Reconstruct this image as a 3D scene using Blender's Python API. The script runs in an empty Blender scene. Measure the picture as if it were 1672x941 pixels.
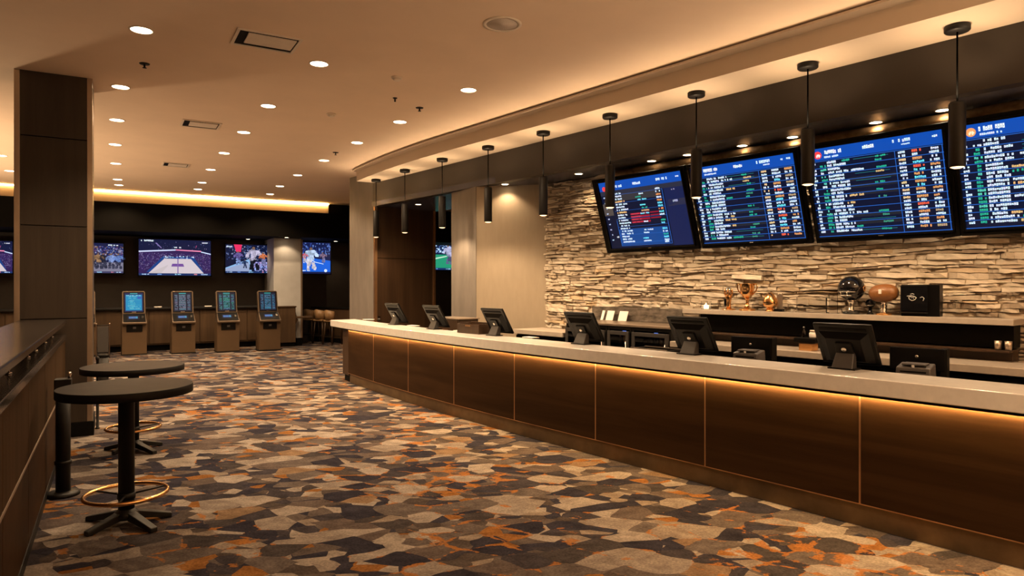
import bpy, math, random
from mathutils import Vector, Matrix
rnd = random.Random(7)
C = bpy.context.scene.collection
PI = math.pi
R = math.radians
# ------------------------------------------------------------------ camera geometry
F, HZ, EYE = 1104.0, 466.0, 1.8
A = math.atan(651 / 1104)          # room axis against the view
B = R(39.4)                        # bar axis against the view
CA, SA, CB, SB = math.cos(A), math.sin(A), math.cos(B), math.sin(B)
UN = Vector((CB * CA + SB * SA, -CB * SA + SB * CA, 0))     # bar normal, towards the stone wall
UU = Vector((-UN.y, UN.x, 0))                               # along the bar, away from the camera
BROT = math.atan2(-UU.y, -UU.x)                             # local x = customer's right, local y = towards the wall
CEIL, SOF, LOW = 4.28, 4.02, 3.51
def pt(px, py, d):
    x = (px - 836) / F * d
    return Vector((x * CA + d * SA, -x * SA + d * CA, EYE - (py - HZ) / F * d))
def at_z(px, py, z): return pt(px, py, (EYE - z) * F / (py - HZ))
def at_n(px, py, n): return pt(px, py, n / ((px - 836) / F * CB + SB))
def at_Y(px, py, Y): return pt(px, py, Y / (-(px - 836) / F * SA + CA))
def bar(u, n, z=0.0):
    p = UU * u + UN * n
    return Vector((p.x, p.y, z))
def un(p): return p.x * UU.x + p.y * UU.y, p.x * UN.x + p.y * UN.y
def g(u): return 0.0109 * max(0.0, u - 5.5) ** 2

# ------------------------------------------------------------------ materials
def newmat(name):
    m = bpy.data.materials.new(name); m.use_nodes = True
    nt = m.node_tree
    return m, nt, nt.nodes['Principled BSDF']
def N(nt, t, **kw):
    n = nt.nodes.new(t)
    for k, v in kw.items():
        if k in n.inputs: n.inputs[k].default_value = v
        else: setattr(n, k, v)
    return n
def ramp(nt, stops, interp='LINEAR'):
    r = nt.nodes.new('ShaderNodeValToRGB'); r.color_ramp.interpolation = interp
    e = r.color_ramp.elements
    while len(e) < len(stops): e.new(0.5)
    for i, (p, c) in enumerate(stops):
        e[i].position = p; e[i].color = (*c, 1)
    return r
def paint(name, col, rough=0.6, metal=0.0, var=0.12, scale=6.0, bump=0.0, spec=0.5, stretch=(1, 1, 1), coat=0.0):
    m, nt, b = newmat(name)
    tc = N(nt, 'ShaderNodeTexCoord'); mp = N(nt, 'ShaderNodeMapping'); mp.inputs['Scale'].default_value = stretch
    nt.links.new(tc.outputs['Object'], mp.inputs['Vector'])
    no = N(nt, 'ShaderNodeTexNoise', Scale=scale, Detail=5.0, Roughness=0.6)
    nt.links.new(mp.outputs[0], no.inputs['Vector'])
    lo = tuple(c * (1 - var) for c in col); hi = tuple(min(1, c * (1 + var)) for c in col)
    rp = ramp(nt, [(0.3, lo), (0.7, hi)])
    nt.links.new(no.outputs['Fac'], rp.inputs[0]); nt.links.new(rp.outputs[0], b.inputs['Base Color'])
    b.inputs['Roughness'].default_value = rough; b.inputs['Metallic'].default_value = metal
    b.inputs['Specular IOR Level'].default_value = spec; b.inputs['Coat Weight'].default_value = coat
    if bump:
        bp = N(nt, 'ShaderNodeBump', Strength=bump, Distance=0.02)
        nt.links.new(no.outputs['Fac'], bp.inputs['Height']); nt.links.new(bp.outputs[0], b.inputs['Normal'])
    return m
def glow(name, col, strength):
    m, nt, b = newmat(name)
    b.inputs['Base Color'].default_value = (*[min(1, c * .5) for c in col], 1)
    b.inputs['Emission Color'].default_value = (*col, 1); b.inputs['Emission Strength'].default_value = strength
    no = N(nt, 'ShaderNodeTexNoise', Scale=3.0); rp = ramp(nt, [(0.0, (.28, .28, .28)), (1, (.32, .32, .32))])
    nt.links.new(no.outputs['Fac'], rp.inputs[0]); nt.links.new(rp.outputs[0], b.inputs['Roughness'])
    return m
def wood(name, dark, light, rough=0.45, axis=2, scale=1.0, coat=0.0, spec=0.35):
    m, nt, b = newmat(name)
    tc = N(nt, 'ShaderNodeTexCoord'); mp = N(nt, 'ShaderNodeMapping')
    s = [14 * scale] * 3; s[axis] = 0.7 * scale
    mp.inputs['Scale'].default_value = s
    nt.links.new(tc.outputs['Object'], mp.inputs['Vector'])
    n1 = N(nt, 'ShaderNodeTexNoise', Scale=1.0, Detail=8.0, Roughness=0.65, Distortion=0.6)
    nt.links.new(mp.outputs[0], n1.inputs['Vector'])
    rp = ramp(nt, [(0.3, dark), (0.72, light)])
    nt.links.new(n1.outputs['Fac'], rp.inputs[0]); nt.links.new(rp.outputs[0], b.inputs['Base Color'])
    b.inputs['Roughness'].default_value = rough; b.inputs['Coat Weight'].default_value = coat; b.inputs['Specular IOR Level'].default_value = spec
    bp = N(nt, 'ShaderNodeBump', Strength=0.08, Distance=0.01)
    nt.links.new(n1.outputs['Fac'], bp.inputs['Height']); nt.links.new(bp.outputs[0], b.inputs['Normal'])
    return m
def screen(name, strength, rough=0.25):
    m, nt, b = newmat(name)
    at = N(nt, 'ShaderNodeAttribute'); at.attribute_name = 'Col'
    nt.links.new(at.outputs['Color'], b.inputs['Emission Color'])
    b.inputs['Emission Strength'].default_value = strength
    b.inputs['Base Color'].default_value = (.01, .01, .012, 1); b.inputs['Roughness'].default_value = rough
    b.inputs['Specular IOR Level'].default_value = 0.12
    return m
def carpet():
    m, nt, b = newmat('patterned_carpet')
    tc = N(nt, 'ShaderNodeTexCoord')
    mp = N(nt, 'ShaderNodeMapping'); mp.inputs['Rotation'].default_value = (0, 0, R(30.5)); mp.inputs['Scale'].default_value = (.78, 1.12, 1); mp.vector_type = 'POINT'
    m0 = N(nt, 'ShaderNodeMapping'); m0.inputs['Rotation'].default_value = (0, 0, R(30.5)); nt.links.new(tc.outputs['Object'], m0.inputs['Vector'])
    mp.inputs['Rotation'].default_value = (0, 0, R(45)); nt.links.new(m0.outputs[0], mp.inputs['Vector'])
    dn = N(nt, 'ShaderNodeTexNoise', Scale=2.2, Detail=1.0)
    nt.links.new(mp.outputs[0], dn.inputs['Vector'])
    mx = N(nt, 'ShaderNodeMixRGB', blend_type='LINEAR_LIGHT'); mx.inputs[0].default_value = 0.09
    nt.links.new(mp.outputs[0], mx.inputs[1]); nt.links.new(dn.outputs['Color'], mx.inputs[2])
    pal = [(0.0, (.050, .046, .058)), (0.20, (.155, .122, .104)), (0.34, (.074, .065, .070)), (0.45, (.34, .285, .235)), (0.60, (.165, .136, .118)), (0.74, (.41, .35, .29)), (0.86, (.085, .073, .070)), (0.95, (.30, .20, .12))]
    pal2 = [(0.0, (.056, .052, .066)), (0.20, (.34, .155, .05)), (0.30, (.33, .265, .205)), (0.46, (.075, .066, .072)), (0.60, (.16, .13, .112)), (0.76, (.42, .36, .295)), (0.88, (.11, .088, .076))]
    cols = []
    for sc, pl, rn in ((4.3, pal, .62), (7.2, pal2, .75)):
        v = N(nt, 'ShaderNodeTexVoronoi', Scale=sc, Randomness=rn)
        nt.links.new(mx.outputs[0], v.inputs['Vector'])
        sp = N(nt, 'ShaderNodeSeparateColor'); nt.links.new(v.outputs['Color'], sp.inputs[0])
        rp = ramp(nt, pl, 'CONSTANT'); nt.links.new(sp.outputs[0], rp.inputs[0])
        cols.append((rp, sp))
    gt = N(nt, 'ShaderNodeMath', operation='GREATER_THAN'); gt.inputs[1].default_value = 0.60
    nt.links.new(cols[0][1].outputs[1], gt.inputs[0])
    mc = N(nt, 'ShaderNodeMixRGB'); nt.links.new(gt.outputs[0], mc.inputs[0])
    nt.links.new(cols[0][0].outputs[0], mc.inputs[1]); nt.links.new(cols[1][0].outputs[0], mc.inputs[2])
    # woven mottling inside each shape
    mo = N(nt, 'ShaderNodeTexNoise', Scale=9.0, Detail=5.0, Roughness=0.65); nt.links.new(mx.outputs[0], mo.inputs['Vector'])
    mr = ramp(nt, [(0.3, (.58, .57, .58)), (0.7, (1.12, 1.12, 1.12))]); nt.links.new(mo.outputs['Fac'], mr.inputs[0])
    mm = N(nt, 'ShaderNodeMixRGB', blend_type='MULTIPLY'); mm.inputs[0].default_value = 1.0
    nt.links.new(mc.outputs[0], mm.inputs[1]); nt.links.new(mr.outputs[0], mm.inputs[2])
    # rust edging along some of the shapes
    ve = N(nt, 'ShaderNodeTexVoronoi', Scale=4.3, Randomness=.62, feature='DISTANCE_TO_EDGE'); nt.links.new(mx.outputs[0], ve.inputs['Vector'])
    st = N(nt, 'ShaderNodeTexNoise', Scale=5.0, Detail=5.0, Roughness=0.7); nt.links.new(mx.outputs[0], st.inputs['Vector'])
    lg = N(nt, 'ShaderNodeTexNoise', Scale=0.55, Detail=1.0); nt.links.new(tc.outputs['Object'], lg.inputs['Vector'])
    ad = N(nt, 'ShaderNodeMath', operation='MULTIPLY_ADD'); ad.inputs[1].default_value = 0.6
    nt.links.new(lg.outputs['Fac'], ad.inputs[0]); nt.links.new(st.outputs['Fac'], ad.inputs[2])
    a2 = N(nt, 'ShaderNodeMath', operation='MULTIPLY_ADD'); a2.inputs[1].default_value = -1.2
    nt.links.new(ve.outputs['Distance'], a2.inputs[0]); nt.links.new(ad.outputs[0], a2.inputs[2])
    rs = ramp(nt, [(0.84, (0, 0, 0)), (0.88, (.85, .85, .85))]); nt.links.new(a2.outputs[0], rs.inputs[0])
    m2 = N(nt, 'ShaderNodeMixRGB'); m2.inputs[2].default_value = (.40, .165, .045, 1)
    nt.links.new(rs.outputs[0], m2.inputs[0]); nt.links.new(mm.outputs[0], m2.inputs[1])
    fz = N(nt, 'ShaderNodeTexNoise', Scale=60.0, Detail=4.0); nt.links.new(tc.outputs['Object'], fz.inputs['Vector'])
    fr = ramp(nt, [(0.3, (.42, .42, .44)), (0.7, (.70, .70, .73))]); nt.links.new(fz.outputs['Fac'], fr.inputs[0])
    m3 = N(nt, 'ShaderNodeMixRGB', blend_type='MULTIPLY'); m3.inputs[0].default_value = 1.0
    nt.links.new(m2.outputs[0], m3.inputs[1]); nt.links.new(fr.outputs[0], m3.inputs[2])
    nt.links.new(m3.outputs[0], b.inputs['Base Color'])
    b.inputs['Roughness'].default_value = 0.95; b.inputs['Specular IOR Level'].default_value = 0.0
    bp = N(nt, 'ShaderNodeBump', Strength=0.25, Distance=0.01); nt.links.new(fz.outputs['Fac'], bp.inputs['Height']); nt.links.new(bp.outputs[0], b.inputs['Normal'])
    return m
def ledgestone():
    m, nt, b = newmat('ledgestone')
    ge = N(nt, 'ShaderNodeNewGeometry')
    rp = ramp(nt, [(0.0, (.22, .165, .115)), (0.10, (.38, .30, .22)), (0.28, (.56, .47, .36)), (0.6, (.66, .57, .45)), (0.85, (.72, .63, .51)), (0.95, (.58, .44, .28)), (1.0, (.42, .35, .28))])
    nt.links.new(ge.outputs['Random Per Island'], rp.inputs[0])
    tc = N(nt, 'ShaderNodeTexCoord'); mp = N(nt, 'ShaderNodeMapping'); mp.inputs['Scale'].default_value = (6, 6, 22)
    nt.links.new(tc.outputs['Object'], mp.inputs['Vector'])
    no = N(nt, 'ShaderNodeTexNoise', Scale=1.0, Detail=8.0, Roughness=0.7); nt.links.new(mp.outputs[0], no.inputs['Vector'])
    r2 = ramp(nt, [(0.25, (.62, .6, .58)), (0.65, (1, 1, 1))]); nt.links.new(no.outputs['Fac'], r2.inputs[0])
    mx = N(nt, 'ShaderNodeMixRGB', blend_type='MULTIPLY'); mx.inputs[0].default_value = 1.0
    nt.links.new(rp.outputs[0], mx.inputs[1]); nt.links.new(r2.outputs[0], mx.inputs[2])
    nt.links.new(mx.outputs[0], b.inputs['Base Color'])
    b.inputs['Roughness'].default_value = 0.85
    bp = N(nt, 'ShaderNodeBump', Strength=0.5, Distance=0.02); nt.links.new(no.outputs['Fac'], bp.inputs['Height']); nt.links.new(bp.outputs[0], b.inputs['Normal'])
    return m
def glassmat(name, col=(1, 1, 1), rough=0.02):
    m, nt, b = newmat(name)
    b.inputs['Base Color'].default_value = (*col, 1); b.inputs['Roughness'].default_value = rough
    b.inputs['Transmission Weight'].default_value = 1.0; b.inputs['IOR'].default_value = 1.45
    return m

def covemat():
    m = glow('cove_led_strip', (1.0, .54, .16), 30.0); nt = m.node_tree
    tc = N(nt, 'ShaderNodeTexCoord'); sx = N(nt, 'ShaderNodeSeparateXYZ'); nt.links.new(tc.outputs['Object'], sx.inputs[0])
    mr = N(nt, 'ShaderNodeMapRange'); mr.inputs['From Min'].default_value = -1.5; mr.inputs['From Max'].default_value = 4.0; mr.inputs['To Min'].default_value = 40; mr.inputs['To Max'].default_value = 130
    nt.links.new(sx.outputs[0], mr.inputs['Value']); nt.links.new(mr.outputs[0], nt.nodes['Principled BSDF'].inputs['Emission Strength'])
    return m
WARM = (1.0, 0.69, 0.40)
M = dict(
    carpet=carpet(), stone=ledgestone(),
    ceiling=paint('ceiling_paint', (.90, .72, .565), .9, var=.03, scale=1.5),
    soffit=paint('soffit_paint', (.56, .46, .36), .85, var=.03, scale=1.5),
    bulk=paint('bulkhead_paint', (.024, .0185, .0145), .45, var=.12, scale=2.0),
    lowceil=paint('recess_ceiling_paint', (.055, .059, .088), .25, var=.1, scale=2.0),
    beige=paint('beige_wallpaper', (.34, .275, .20), .7, var=.05, scale=5, stretch=(3, 3, .6)),
    greige=paint('grey_wall_cladding', (.165, .145, .128), .5, var=.16, scale=3, stretch=(2, 2, .5)),
    darkwall=paint('charcoal_wall_paint', (.034, .027, .022), .6, var=.15, scale=3),
    bulkblack=paint('black_bulkhead_paint', (.0030, .0025, .002), .8, var=.15, scale=3, spec=.06),
    black=paint('matte_black', (.006, .0055, .005), .55, var=.15, scale=20, spec=.05),
    blackmetal=paint('black_powder_coat', (.008, .007, .0065), .5, var=.15, scale=30, spec=.25),
    plastic=paint('black_plastic', (.0040, .0036, .0035), .32, var=.1, scale=25, spec=.14),
    darkgrey=paint('dark_grey_plastic', (.035, .031, .029), .5, var=.1, scale=25),
    greyp=paint('printer_grey_plastic', (.065, .057, .054), .45, var=.08, scale=20),
    panel=wood('counter_walnut', (.022, .0108, .005), (.048, .0245, .0115), .45, axis=0, scale=.5, spec=.04),
    pillarwood=wood('pillar_laminate', (.030, .0225, .0175), (.056, .042, .032), .4, axis=2, scale=.6),
    darkwood=wood('dark_brown_veneer', (.028, .0145, .0075), (.056, .030, .015), .4, axis=2, scale=.6),
    railwood=wood('rail_wall_oak', (.034, .021, .012), (.066, .041, .024), .6, axis=2, scale=.7, spec=.02),
    wainscot=wood('wainscot_oak', (.045, .026, .0135), (.085, .050, .026), .45, axis=2, scale=.6),
    chairwood=wood('chair_beech', (.20, .115, .05), (.33, .20, .10), .4, axis=2, scale=1.5),
    beam=wood('rough_brown_beam', (.16, .09, .04), (.36, .22, .11), .7, axis=0, scale=.8),
    tabletop=paint('dark_laminate', (.022, .0175, .0175), .5, var=.25, scale=9, spec=.06),
    tableedge=paint('black_table_edge', (.007, .006, .0055), .6, var=.1, scale=9, spec=.15),
    railtop=paint('rail_top_laminate', (.022, .018, .016), .2, var=.2, scale=9, spec=.3),
    quartz=paint('cream_quartz', (.76, .73, .69), .22, var=.06, scale=14, coat=.2),
    quartz2=paint('grey_quartz', (.42, .36, .30), .3, var=.08, scale=14),
    kick=paint('bronze_kickplate', (.165, .112, .062), .42, .7, var=.2, scale=5),
    copper=paint('copper_trim', (.50, .29, .15), .3, .9, var=.08, scale=10),
    brass=paint('brass_ring', (.80, .44, .18), .22, 1.0, var=.06, scale=12),
    chrome=paint('polished_steel', (.75, .70, .64), .18, 1.0, var=.05, scale=12),
    champagne=paint('champagne_metal', (.46, .37, .29), .34, .85, var=.1, scale=6, stretch=(1, 1, .4)),
    kiosk=paint('kiosk_bronze_paint', (.088, .052, .025), .5, .2, var=.05, scale=4),
    kioskedge=paint('kiosk_edge_bronze', (.11, .078, .054), .4, .6, var=.08, scale=8),
    gold=paint('trophy_gold', (.85, .48, .20), .18, 1.0, var=.08, scale=20),
    gloss=paint('gloss_black', (.005, .005, .006), .10, var=.1, scale=8, coat=.15),
    leather=paint('football_leather', (.22, .088, .025), .35, var=.15, scale=60, bump=.2),
    white=paint('white_card', (.78, .74, .68), .6, var=.03, scale=8),
    offwhite=paint('off_white_plastic', (.80, .70, .59), .5, var=.05, scale=8),
    grille=paint('speaker_grille_cloth', (.60, .53, .47), .8, var=.15, scale=120),
    column=paint('white_column_paint', (.48, .48, .48), .6, var=.08, scale=2.5),
    marble=paint('dark_marble', (.115, .095, .078), .25, var=.6, scale=7, stretch=(1, 1, 2.5)),
    amber=wood('amber_wood', (.38, .17, .05), (.62, .34, .13), .35, axis=0),
    stemblack=paint('stem_black', (.0015, .0015, .0015), .9, var=.1, scale=20, spec=.0),
    glass=glassmat('clear_glass'), smoke=glassmat('smoked_glass', (.25, .23, .22), .04),
    lens=glow('warm_lamp_lens', (1.0, .78, .50), 14.0),
    pendlens=glow('pendant_lens', (1.0, .62, .30), 3.2),
    led=glow('amber_led_strip', (1.0, .58, .21), 470.0),
    cove=covemat(),
    candle=glow('candle_glow', (1.0, .70, .36), 5.0),
    bluelamp=glow('blue_indicator', (.15, .3, 1.0), .7),
    board=screen('odds_board_screen', 1.3, .35), tv=screen('television_screen', 1.1), kscreen=screen('kiosk_screen', .85),
)

# ------------------------------------------------------------------ mesh builder
class MB:
    def __init__(s): s.v, s.f, s.mi, s.sm, s.col = [], [], [], [], []
    def add(s, vs, fs, mi=0, sm=False, T=None, col=None):
        b = len(s.v)
        s.v += [(T @ Vector(p)) if T is not None else Vector(p) for p in vs]
        for f in fs:
            s.f.append([b + i for i in f]); s.mi.append(mi); s.sm.append(sm); s.col.append(col or (1, 1, 1))
        return s
    def box(s, x, y, z, w, d, h, mi=0, T=None):      # centre x, y and bottom z
        a, b, c, e = x - w / 2, x + w / 2, y - d / 2, y + d / 2
        vs = [(a, c, z), (b, c, z), (b, e, z), (a, e, z), (a, c, z + h), (b, c, z + h), (b, e, z + h), (a, e, z + h)]
        return s.add(vs, [(0, 3, 2, 1), (4, 5, 6, 7), (0, 1, 5, 4), (1, 2, 6, 5), (2, 3, 7, 6), (3, 0, 4, 7)], mi, False, T)
    def hexa(s, vs, mi=0, T=None):
        return s.add(vs, [(0, 3, 2, 1), (4, 5, 6, 7), (0, 1, 5, 4), (1, 2, 6, 5), (2, 3, 7, 6), (3, 0, 4, 7)], mi, False, T)
    def prism(s, poly, z0, z1, mi=0, T=None):        # counter-clockwise polygon
        n = len(poly)
        vs = [(p[0], p[1], z0) for p in poly] + [(p[0], p[1], z1) for p in poly]
        fs = [tuple(range(n - 1, -1, -1)), tuple(range(n, 2 * n))] + [(i, (i + 1) % n, n + (i + 1) % n, n + i) for i in range(n)]
        return s.add(vs, fs, mi, False, T)
    def lathe(s, prof, seg=24, mi=0, T=None, sm=True, caps=True):
        vs, fs = [], []
        for r, z in prof:
            for k in range(seg):
                a = 2 * PI * k / seg; vs.append((r * math.cos(a), r * math.sin(a), z))
        for i in range(len(prof) - 1):
            for k in range(seg):
                k2 = (k + 1) % seg
                fs.append((i * seg + k, i * seg + k2, (i + 1) * seg + k2, (i + 1) * seg + k))
        s.add(vs, fs, mi, sm, T)
        b = len(s.v) - len(vs); L = (len(prof) - 1) * seg
        if not caps or prof[0] == prof[-1]: return s
        if prof[0][0] > 1e-5:
            s.f.append([b + k for k in range(seg - 1, -1, -1)]); s.mi.append(mi); s.sm.append(False); s.col.append((1, 1, 1))
        if prof[-1][0] > 1e-5:
            s.f.append([b + L + k for k in range(seg)]); s.mi.append(mi); s.sm.append(False); s.col.append((1, 1, 1))
        return s
    def tube(s, pts, r, seg=10, mi=0, closed=False, T=None):
        pts = [Vector(p) for p in pts]; n = len(pts); vs, fs = [], []
        up = Vector((0, 0, 1)); prev = None
        for i, p in enumerate(pts):
            t = (pts[(i + 1) % n] - pts[i - 1]) if closed else (pts[min(i + 1, n - 1)] - pts[max(i - 1, 0)])
            t.normalize()
            a = t.cross(up) if abs(t.dot(up)) < .95 else t.cross(Vector((1, 0, 0)))
            if prev is not None and a.dot(prev) < 0: a = -a
            a.normalize(); prev = a; b = t.cross(a)
            rr = r[i] if isinstance(r, (list, tuple)) else r
            for k in range(seg):
                q = 2 * PI * k / seg; vs.append(p + a * (rr * math.cos(q)) + b * (rr * math.sin(q)))
        for i in range(n if closed else n - 1):
            j = (i + 1) % n
            for k in range(seg):
                k2 = (k + 1) % seg; fs.append((i * seg + k, i * seg + k2, j * seg + k2, j * seg + k))
        if not closed: fs += [tuple(range(seg - 1, -1, -1)), tuple((n - 1) * seg + k for k in range(seg))]
        return s.add(vs, fs, mi, True, T)
    def sweep(s, us, prof, mi=0):                    # prof: (dn, z) ring, swept along the curved counter line
        k = len(prof); vs, fs = [], []
        for u in us:
            for dn, z in prof: vs.append(bar(u, dn + g(u), z))
        for i in range(len(us) - 1):
            for j in range(k):
                j2 = (j + 1) % k; fs.append((i * k + j, i * k + j2, (i + 1) * k + j2, (i + 1) * k + j))
        fs += [tuple(range(k - 1, -1, -1)), tuple((len(us) - 1) * k + j for j in range(k))]
        return s.add(vs, fs, mi)
    def build(s, name, mats, parent=None, bevel=0.0, world=False, T=None):
        if not isinstance(mats, (list, tuple)): mats = [mats]
        off = parent.location if (parent is not None and world) else Vector((0, 0, 0))
        me = bpy.data.meshes.new(name)
        me.from_pydata([tuple((T @ p if T is not None else p) - off) for p in s.v], [], s.f)
        for m in mats: me.materials.append(m)
        me.polygons.foreach_set('material_index', s.mi); me.polygons.foreach_set('use_smooth', s.sm)
        me.validate(); me.update()
        o = bpy.data.objects.new(name, me); C.objects.link(o)
        if parent is not None: o.parent = parent
        if bevel:
            md = o.modifiers.new('Bevel', 'BEVEL'); md.width = bevel; md.segments = 2; md.limit_method = 'ANGLE'; md.angle_limit = R(40)
        return o
def recalc(o):
    import bmesh
    bm = bmesh.new(); bm.from_mesh(o.data); bmesh.ops.recalc_face_normals(bm, faces=bm.faces[:]); bm.to_mesh(o.data); bm.free()
    return o
class Disp:                                          # a lit picture drawn from coloured rectangles and polygons, unit coordinates
    def __init__(s, W, H, y=0.0, eps=0.0006, ox=0, oz=0):
        s.W, s.H, s.y, s.eps, s.ox, s.oz = W, H, y, eps, ox, oz; s.v, s.f, s.c = [], [], []
    def P(s, a, b, L): return (s.ox + (a - .5) * s.W, s.y - L * s.eps, s.oz + b * s.H)
    def poly(s, pts, col, L=1):
        b = len(s.v); s.v += [s.P(a, c, L) for a, c in pts]; s.f.append(list(range(b, b + len(pts)))); s.c.append(col)
    def rect(s, a0, b0, a1, b1, col, L=1): s.poly([(a0, b0), (a1, b0), (a1, b1), (a0, b1)], col, L)
    def disc(s, a, b, r, col, L=2, n=14, rx=None):
        rx = rx or r * s.H / s.W
        s.poly([(a + rx * math.cos(2 * PI * k / n), b + r * math.sin(2 * PI * k / n)) for k in range(n)], col, L)
    def text(s, a, b, n, h, w, col, L=3):            # a run of n illegible glyphs of width w and height h
        x = a
        for k in range(n):
            if rnd.random() < .12: x += w; continue
            lo = rnd.choice((0, 0, .12)) * h; hi = h * rnd.choice((1, 1, .82))
            s.rect(x, b + lo, x + .84 * w, b + hi, tuple(c * rnd.uniform(.85, 1.05) for c in col), L)
            q = x + rnd.uniform(.15, .4) * w; r0 = b + rnd.choice((.25, .45, .1)) * h
            s.rect(q, r0, q + .3 * w, r0 + .3 * h, tuple(c * .25 for c in col), L + 1)
            x += w
        return x
    def build(s, name, m, parent, T=None):
        me = bpy.data.meshes.new(name); me.from_pydata([tuple(T @ Vector(p)) if T is not None else p for p in s.v], [], s.f)
        ca = me.color_attributes.new('Col', 'FLOAT_COLOR', 'CORNER'); i = 0
        for f, c in zip(s.f, s.c):
            for _ in f: ca.data[i].color = (*c, 1); i += 1
        me.materials.append(m); me.update()
        o = bpy.data.objects.new(name, me); C.objects.link(o); o.parent = parent
        return o

# ------------------------------------------------------------------ object helpers
def tag(o, label, cat, group=None):
    o['label'] = label; o['category'] = cat
    if group: o['group'] = group
    return o
def thing(name, label, cat, loc, rot=0.0, group=None):
    o = bpy.data.objects.new(name, None); C.objects.link(o); o.empty_display_size = .1
    o.location = loc; o.rotation_euler = (0, 0, rot)
    return tag(o, label, cat, group)
def copy_tree(o, parent=None):
    c = o.copy(); C.objects.link(c)
    if parent is not None: c.parent = parent
    for ch in list(o.children): copy_tree(ch, c)
    return c
def struct(o):
    o['kind'] = 'structure'; return o
def spot(name, loc, power, angle=120, blend=.6, col=WARM, parent=None, size=.04, rot=(0, 0, 0)):
    l = bpy.data.lights.new(name, 'SPOT'); l.energy = power; l.color = col; l.spot_size = R(angle); l.spot_blend = blend; l.shadow_soft_size = size
    o = bpy.data.objects.new(name, l); C.objects.link(o); o.location = loc; o.rotation_euler = rot
    if parent is not None: o.parent = parent
    return o
T0 = Matrix.Identity(4)
def RX(a): return Matrix.Rotation(a, 4, 'X')
def RZ(a): return Matrix.Rotation(a, 4, 'Z')
def RY(a): return Matrix.Rotation(a, 4, 'Y')
def TR(x, y, z): return Matrix.Translation((x, y, z))
ORD = 'nearest second third fourth fifth sixth seventh eighth ninth tenth'.split()

# ------------------------------------------------------------------ the room
struct(MB().box(4, 9, -.1, 24, 30, .1).build('floor', M['carpet']))
struct(MB().box(4, 9, CEIL, 24, 30, .15).build('ceiling', M['ceiling']))
YB = 22.2
struct(MB().box(4, YB + .1, 0, 24, .2, CEIL).build('wall_back', M['darkwall']))
struct(MB().box(-6.1, 9, 0, .2, 30, CEIL).build('wall_left', M['darkwall']))

struct(MB().box(4, -5.9, 0, 20, .2, CEIL).build('wall_front', M['beige']))
struct(MB().box(14, 4, 0, .2, 20, CEIL).build('wall_right', M['beige']))
# back bulkhead with its light cove
BY = 20.1
bk = MB().box(2, BY + .08, 3.2, 17, .16, .74).box(2, BY + .40, 3.85, 17, .5, .09).box(2, BY + .6, 3.85, 17, .1, .43)
bk.box(2, (BY + .16 + YB) / 2, 3.2, 17, YB - BY - .16, .06)
struct(bk.build('wall_bulkhead', [M['bulkblack']]))
xe = at_Y(538, 330, BY + .3).x
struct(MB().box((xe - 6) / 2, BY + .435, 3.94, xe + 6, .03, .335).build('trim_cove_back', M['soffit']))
cv = tag(MB().box((xe - 6) / 2, BY + .40, CEIL - .035, xe + 6, .03, .02).build('cove_light', M['cove']), 'long amber light strip glowing in the ceiling cove above the back wall', 'light')

# wainscot along the back wall
def wainscot(x0, x1, y, name):
    w = struct(MB().box((x0 + x1) / 2, y + .25, .16, x1 - x0, .5, .98).build(name, M['wainscot']))
    MB().box((x0 + x1) / 2, y + .29, 0, x1 - x0, .42, .16).build('plinth', M['black'], w)
    MB().box((x0 + x1) / 2, y + .2, 1.14, x1 - x0, .62, .05).build('ledge', M['blackmetal'], w, .008)
    n = int((x1 - x0) / .62); k = MB()
    for i in range(n):
        c = x0 + (i + .5) * (x1 - x0) / n
        k.box(c, y - .01, .2, (x1 - x0) / n - .03, .03, .9)
    k.build('panelling', M['wainscot'], w, .006)
    return w
wainscot(-5.5, 4.0, 20.95, 'trim_wainscot_back')

# white column in front of the back wall
cx0, cx1 = at_Y(447, 500, 20.75).x, at_Y(492, 500, 20.75).x
cc = struct(MB().box((cx0 + cx1) / 2, 21.45, 0, cx1 - cx0, 1.4, 3.2).build('pillar_white', M['column'], None, .006))
MB().box((cx0 + cx1) / 2, 21.43, 0, cx1 - cx0 + .05, 1.42, .22).build('plinth', M['black'], cc)
MB().box(cx1 + .005, 20.74, .22, .05, .04, 2.95).build('corner_trim', M['champagne'], cc)
# low wooden booth end against the column
bt = thing('booth_divider', 'low wooden booth divider with a small side ledge against the white column', 'divider', (4.42, 20.5, 0))
xa, xb = at_Y(446, 540, 20.5).x - 4.42, at_Y(481, 540, 20.5).x - 4.42
MB().box((xa + xb) / 2, 0, .12, xb - xa, .3, 1.03).build('panel', M['wainscot'], bt, .01)
MB().box((xa + xb) / 2, .02, 0, xb - xa - .03, .24, .12).build('plinth', M['black'], bt)
MB().box((xa + xb) / 2, 0, 1.15, xb - xa + .04, .34, .04).build('cap', M['darkwood'], bt, .008)
MB().prism([(xb - .01, -.14), (xb + .5, -.14), (xb + .5, .1), (xb - .01, .1)], .82, .88).build('ledge', M['wainscot'], bt, .01)
MB().hexa([(xb - .01, -.12, .62), (xb + .08, -.12, .80), (xb + .08, .06, .80), (xb - .01, .06, .62), (xb - .01, -.12, 1.1), (xb + .04, -.12, .82), (xb + .04, .06, .82), (xb - .01, .06, 1.1)]).build('bracket', M['darkwood'], bt)

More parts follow.
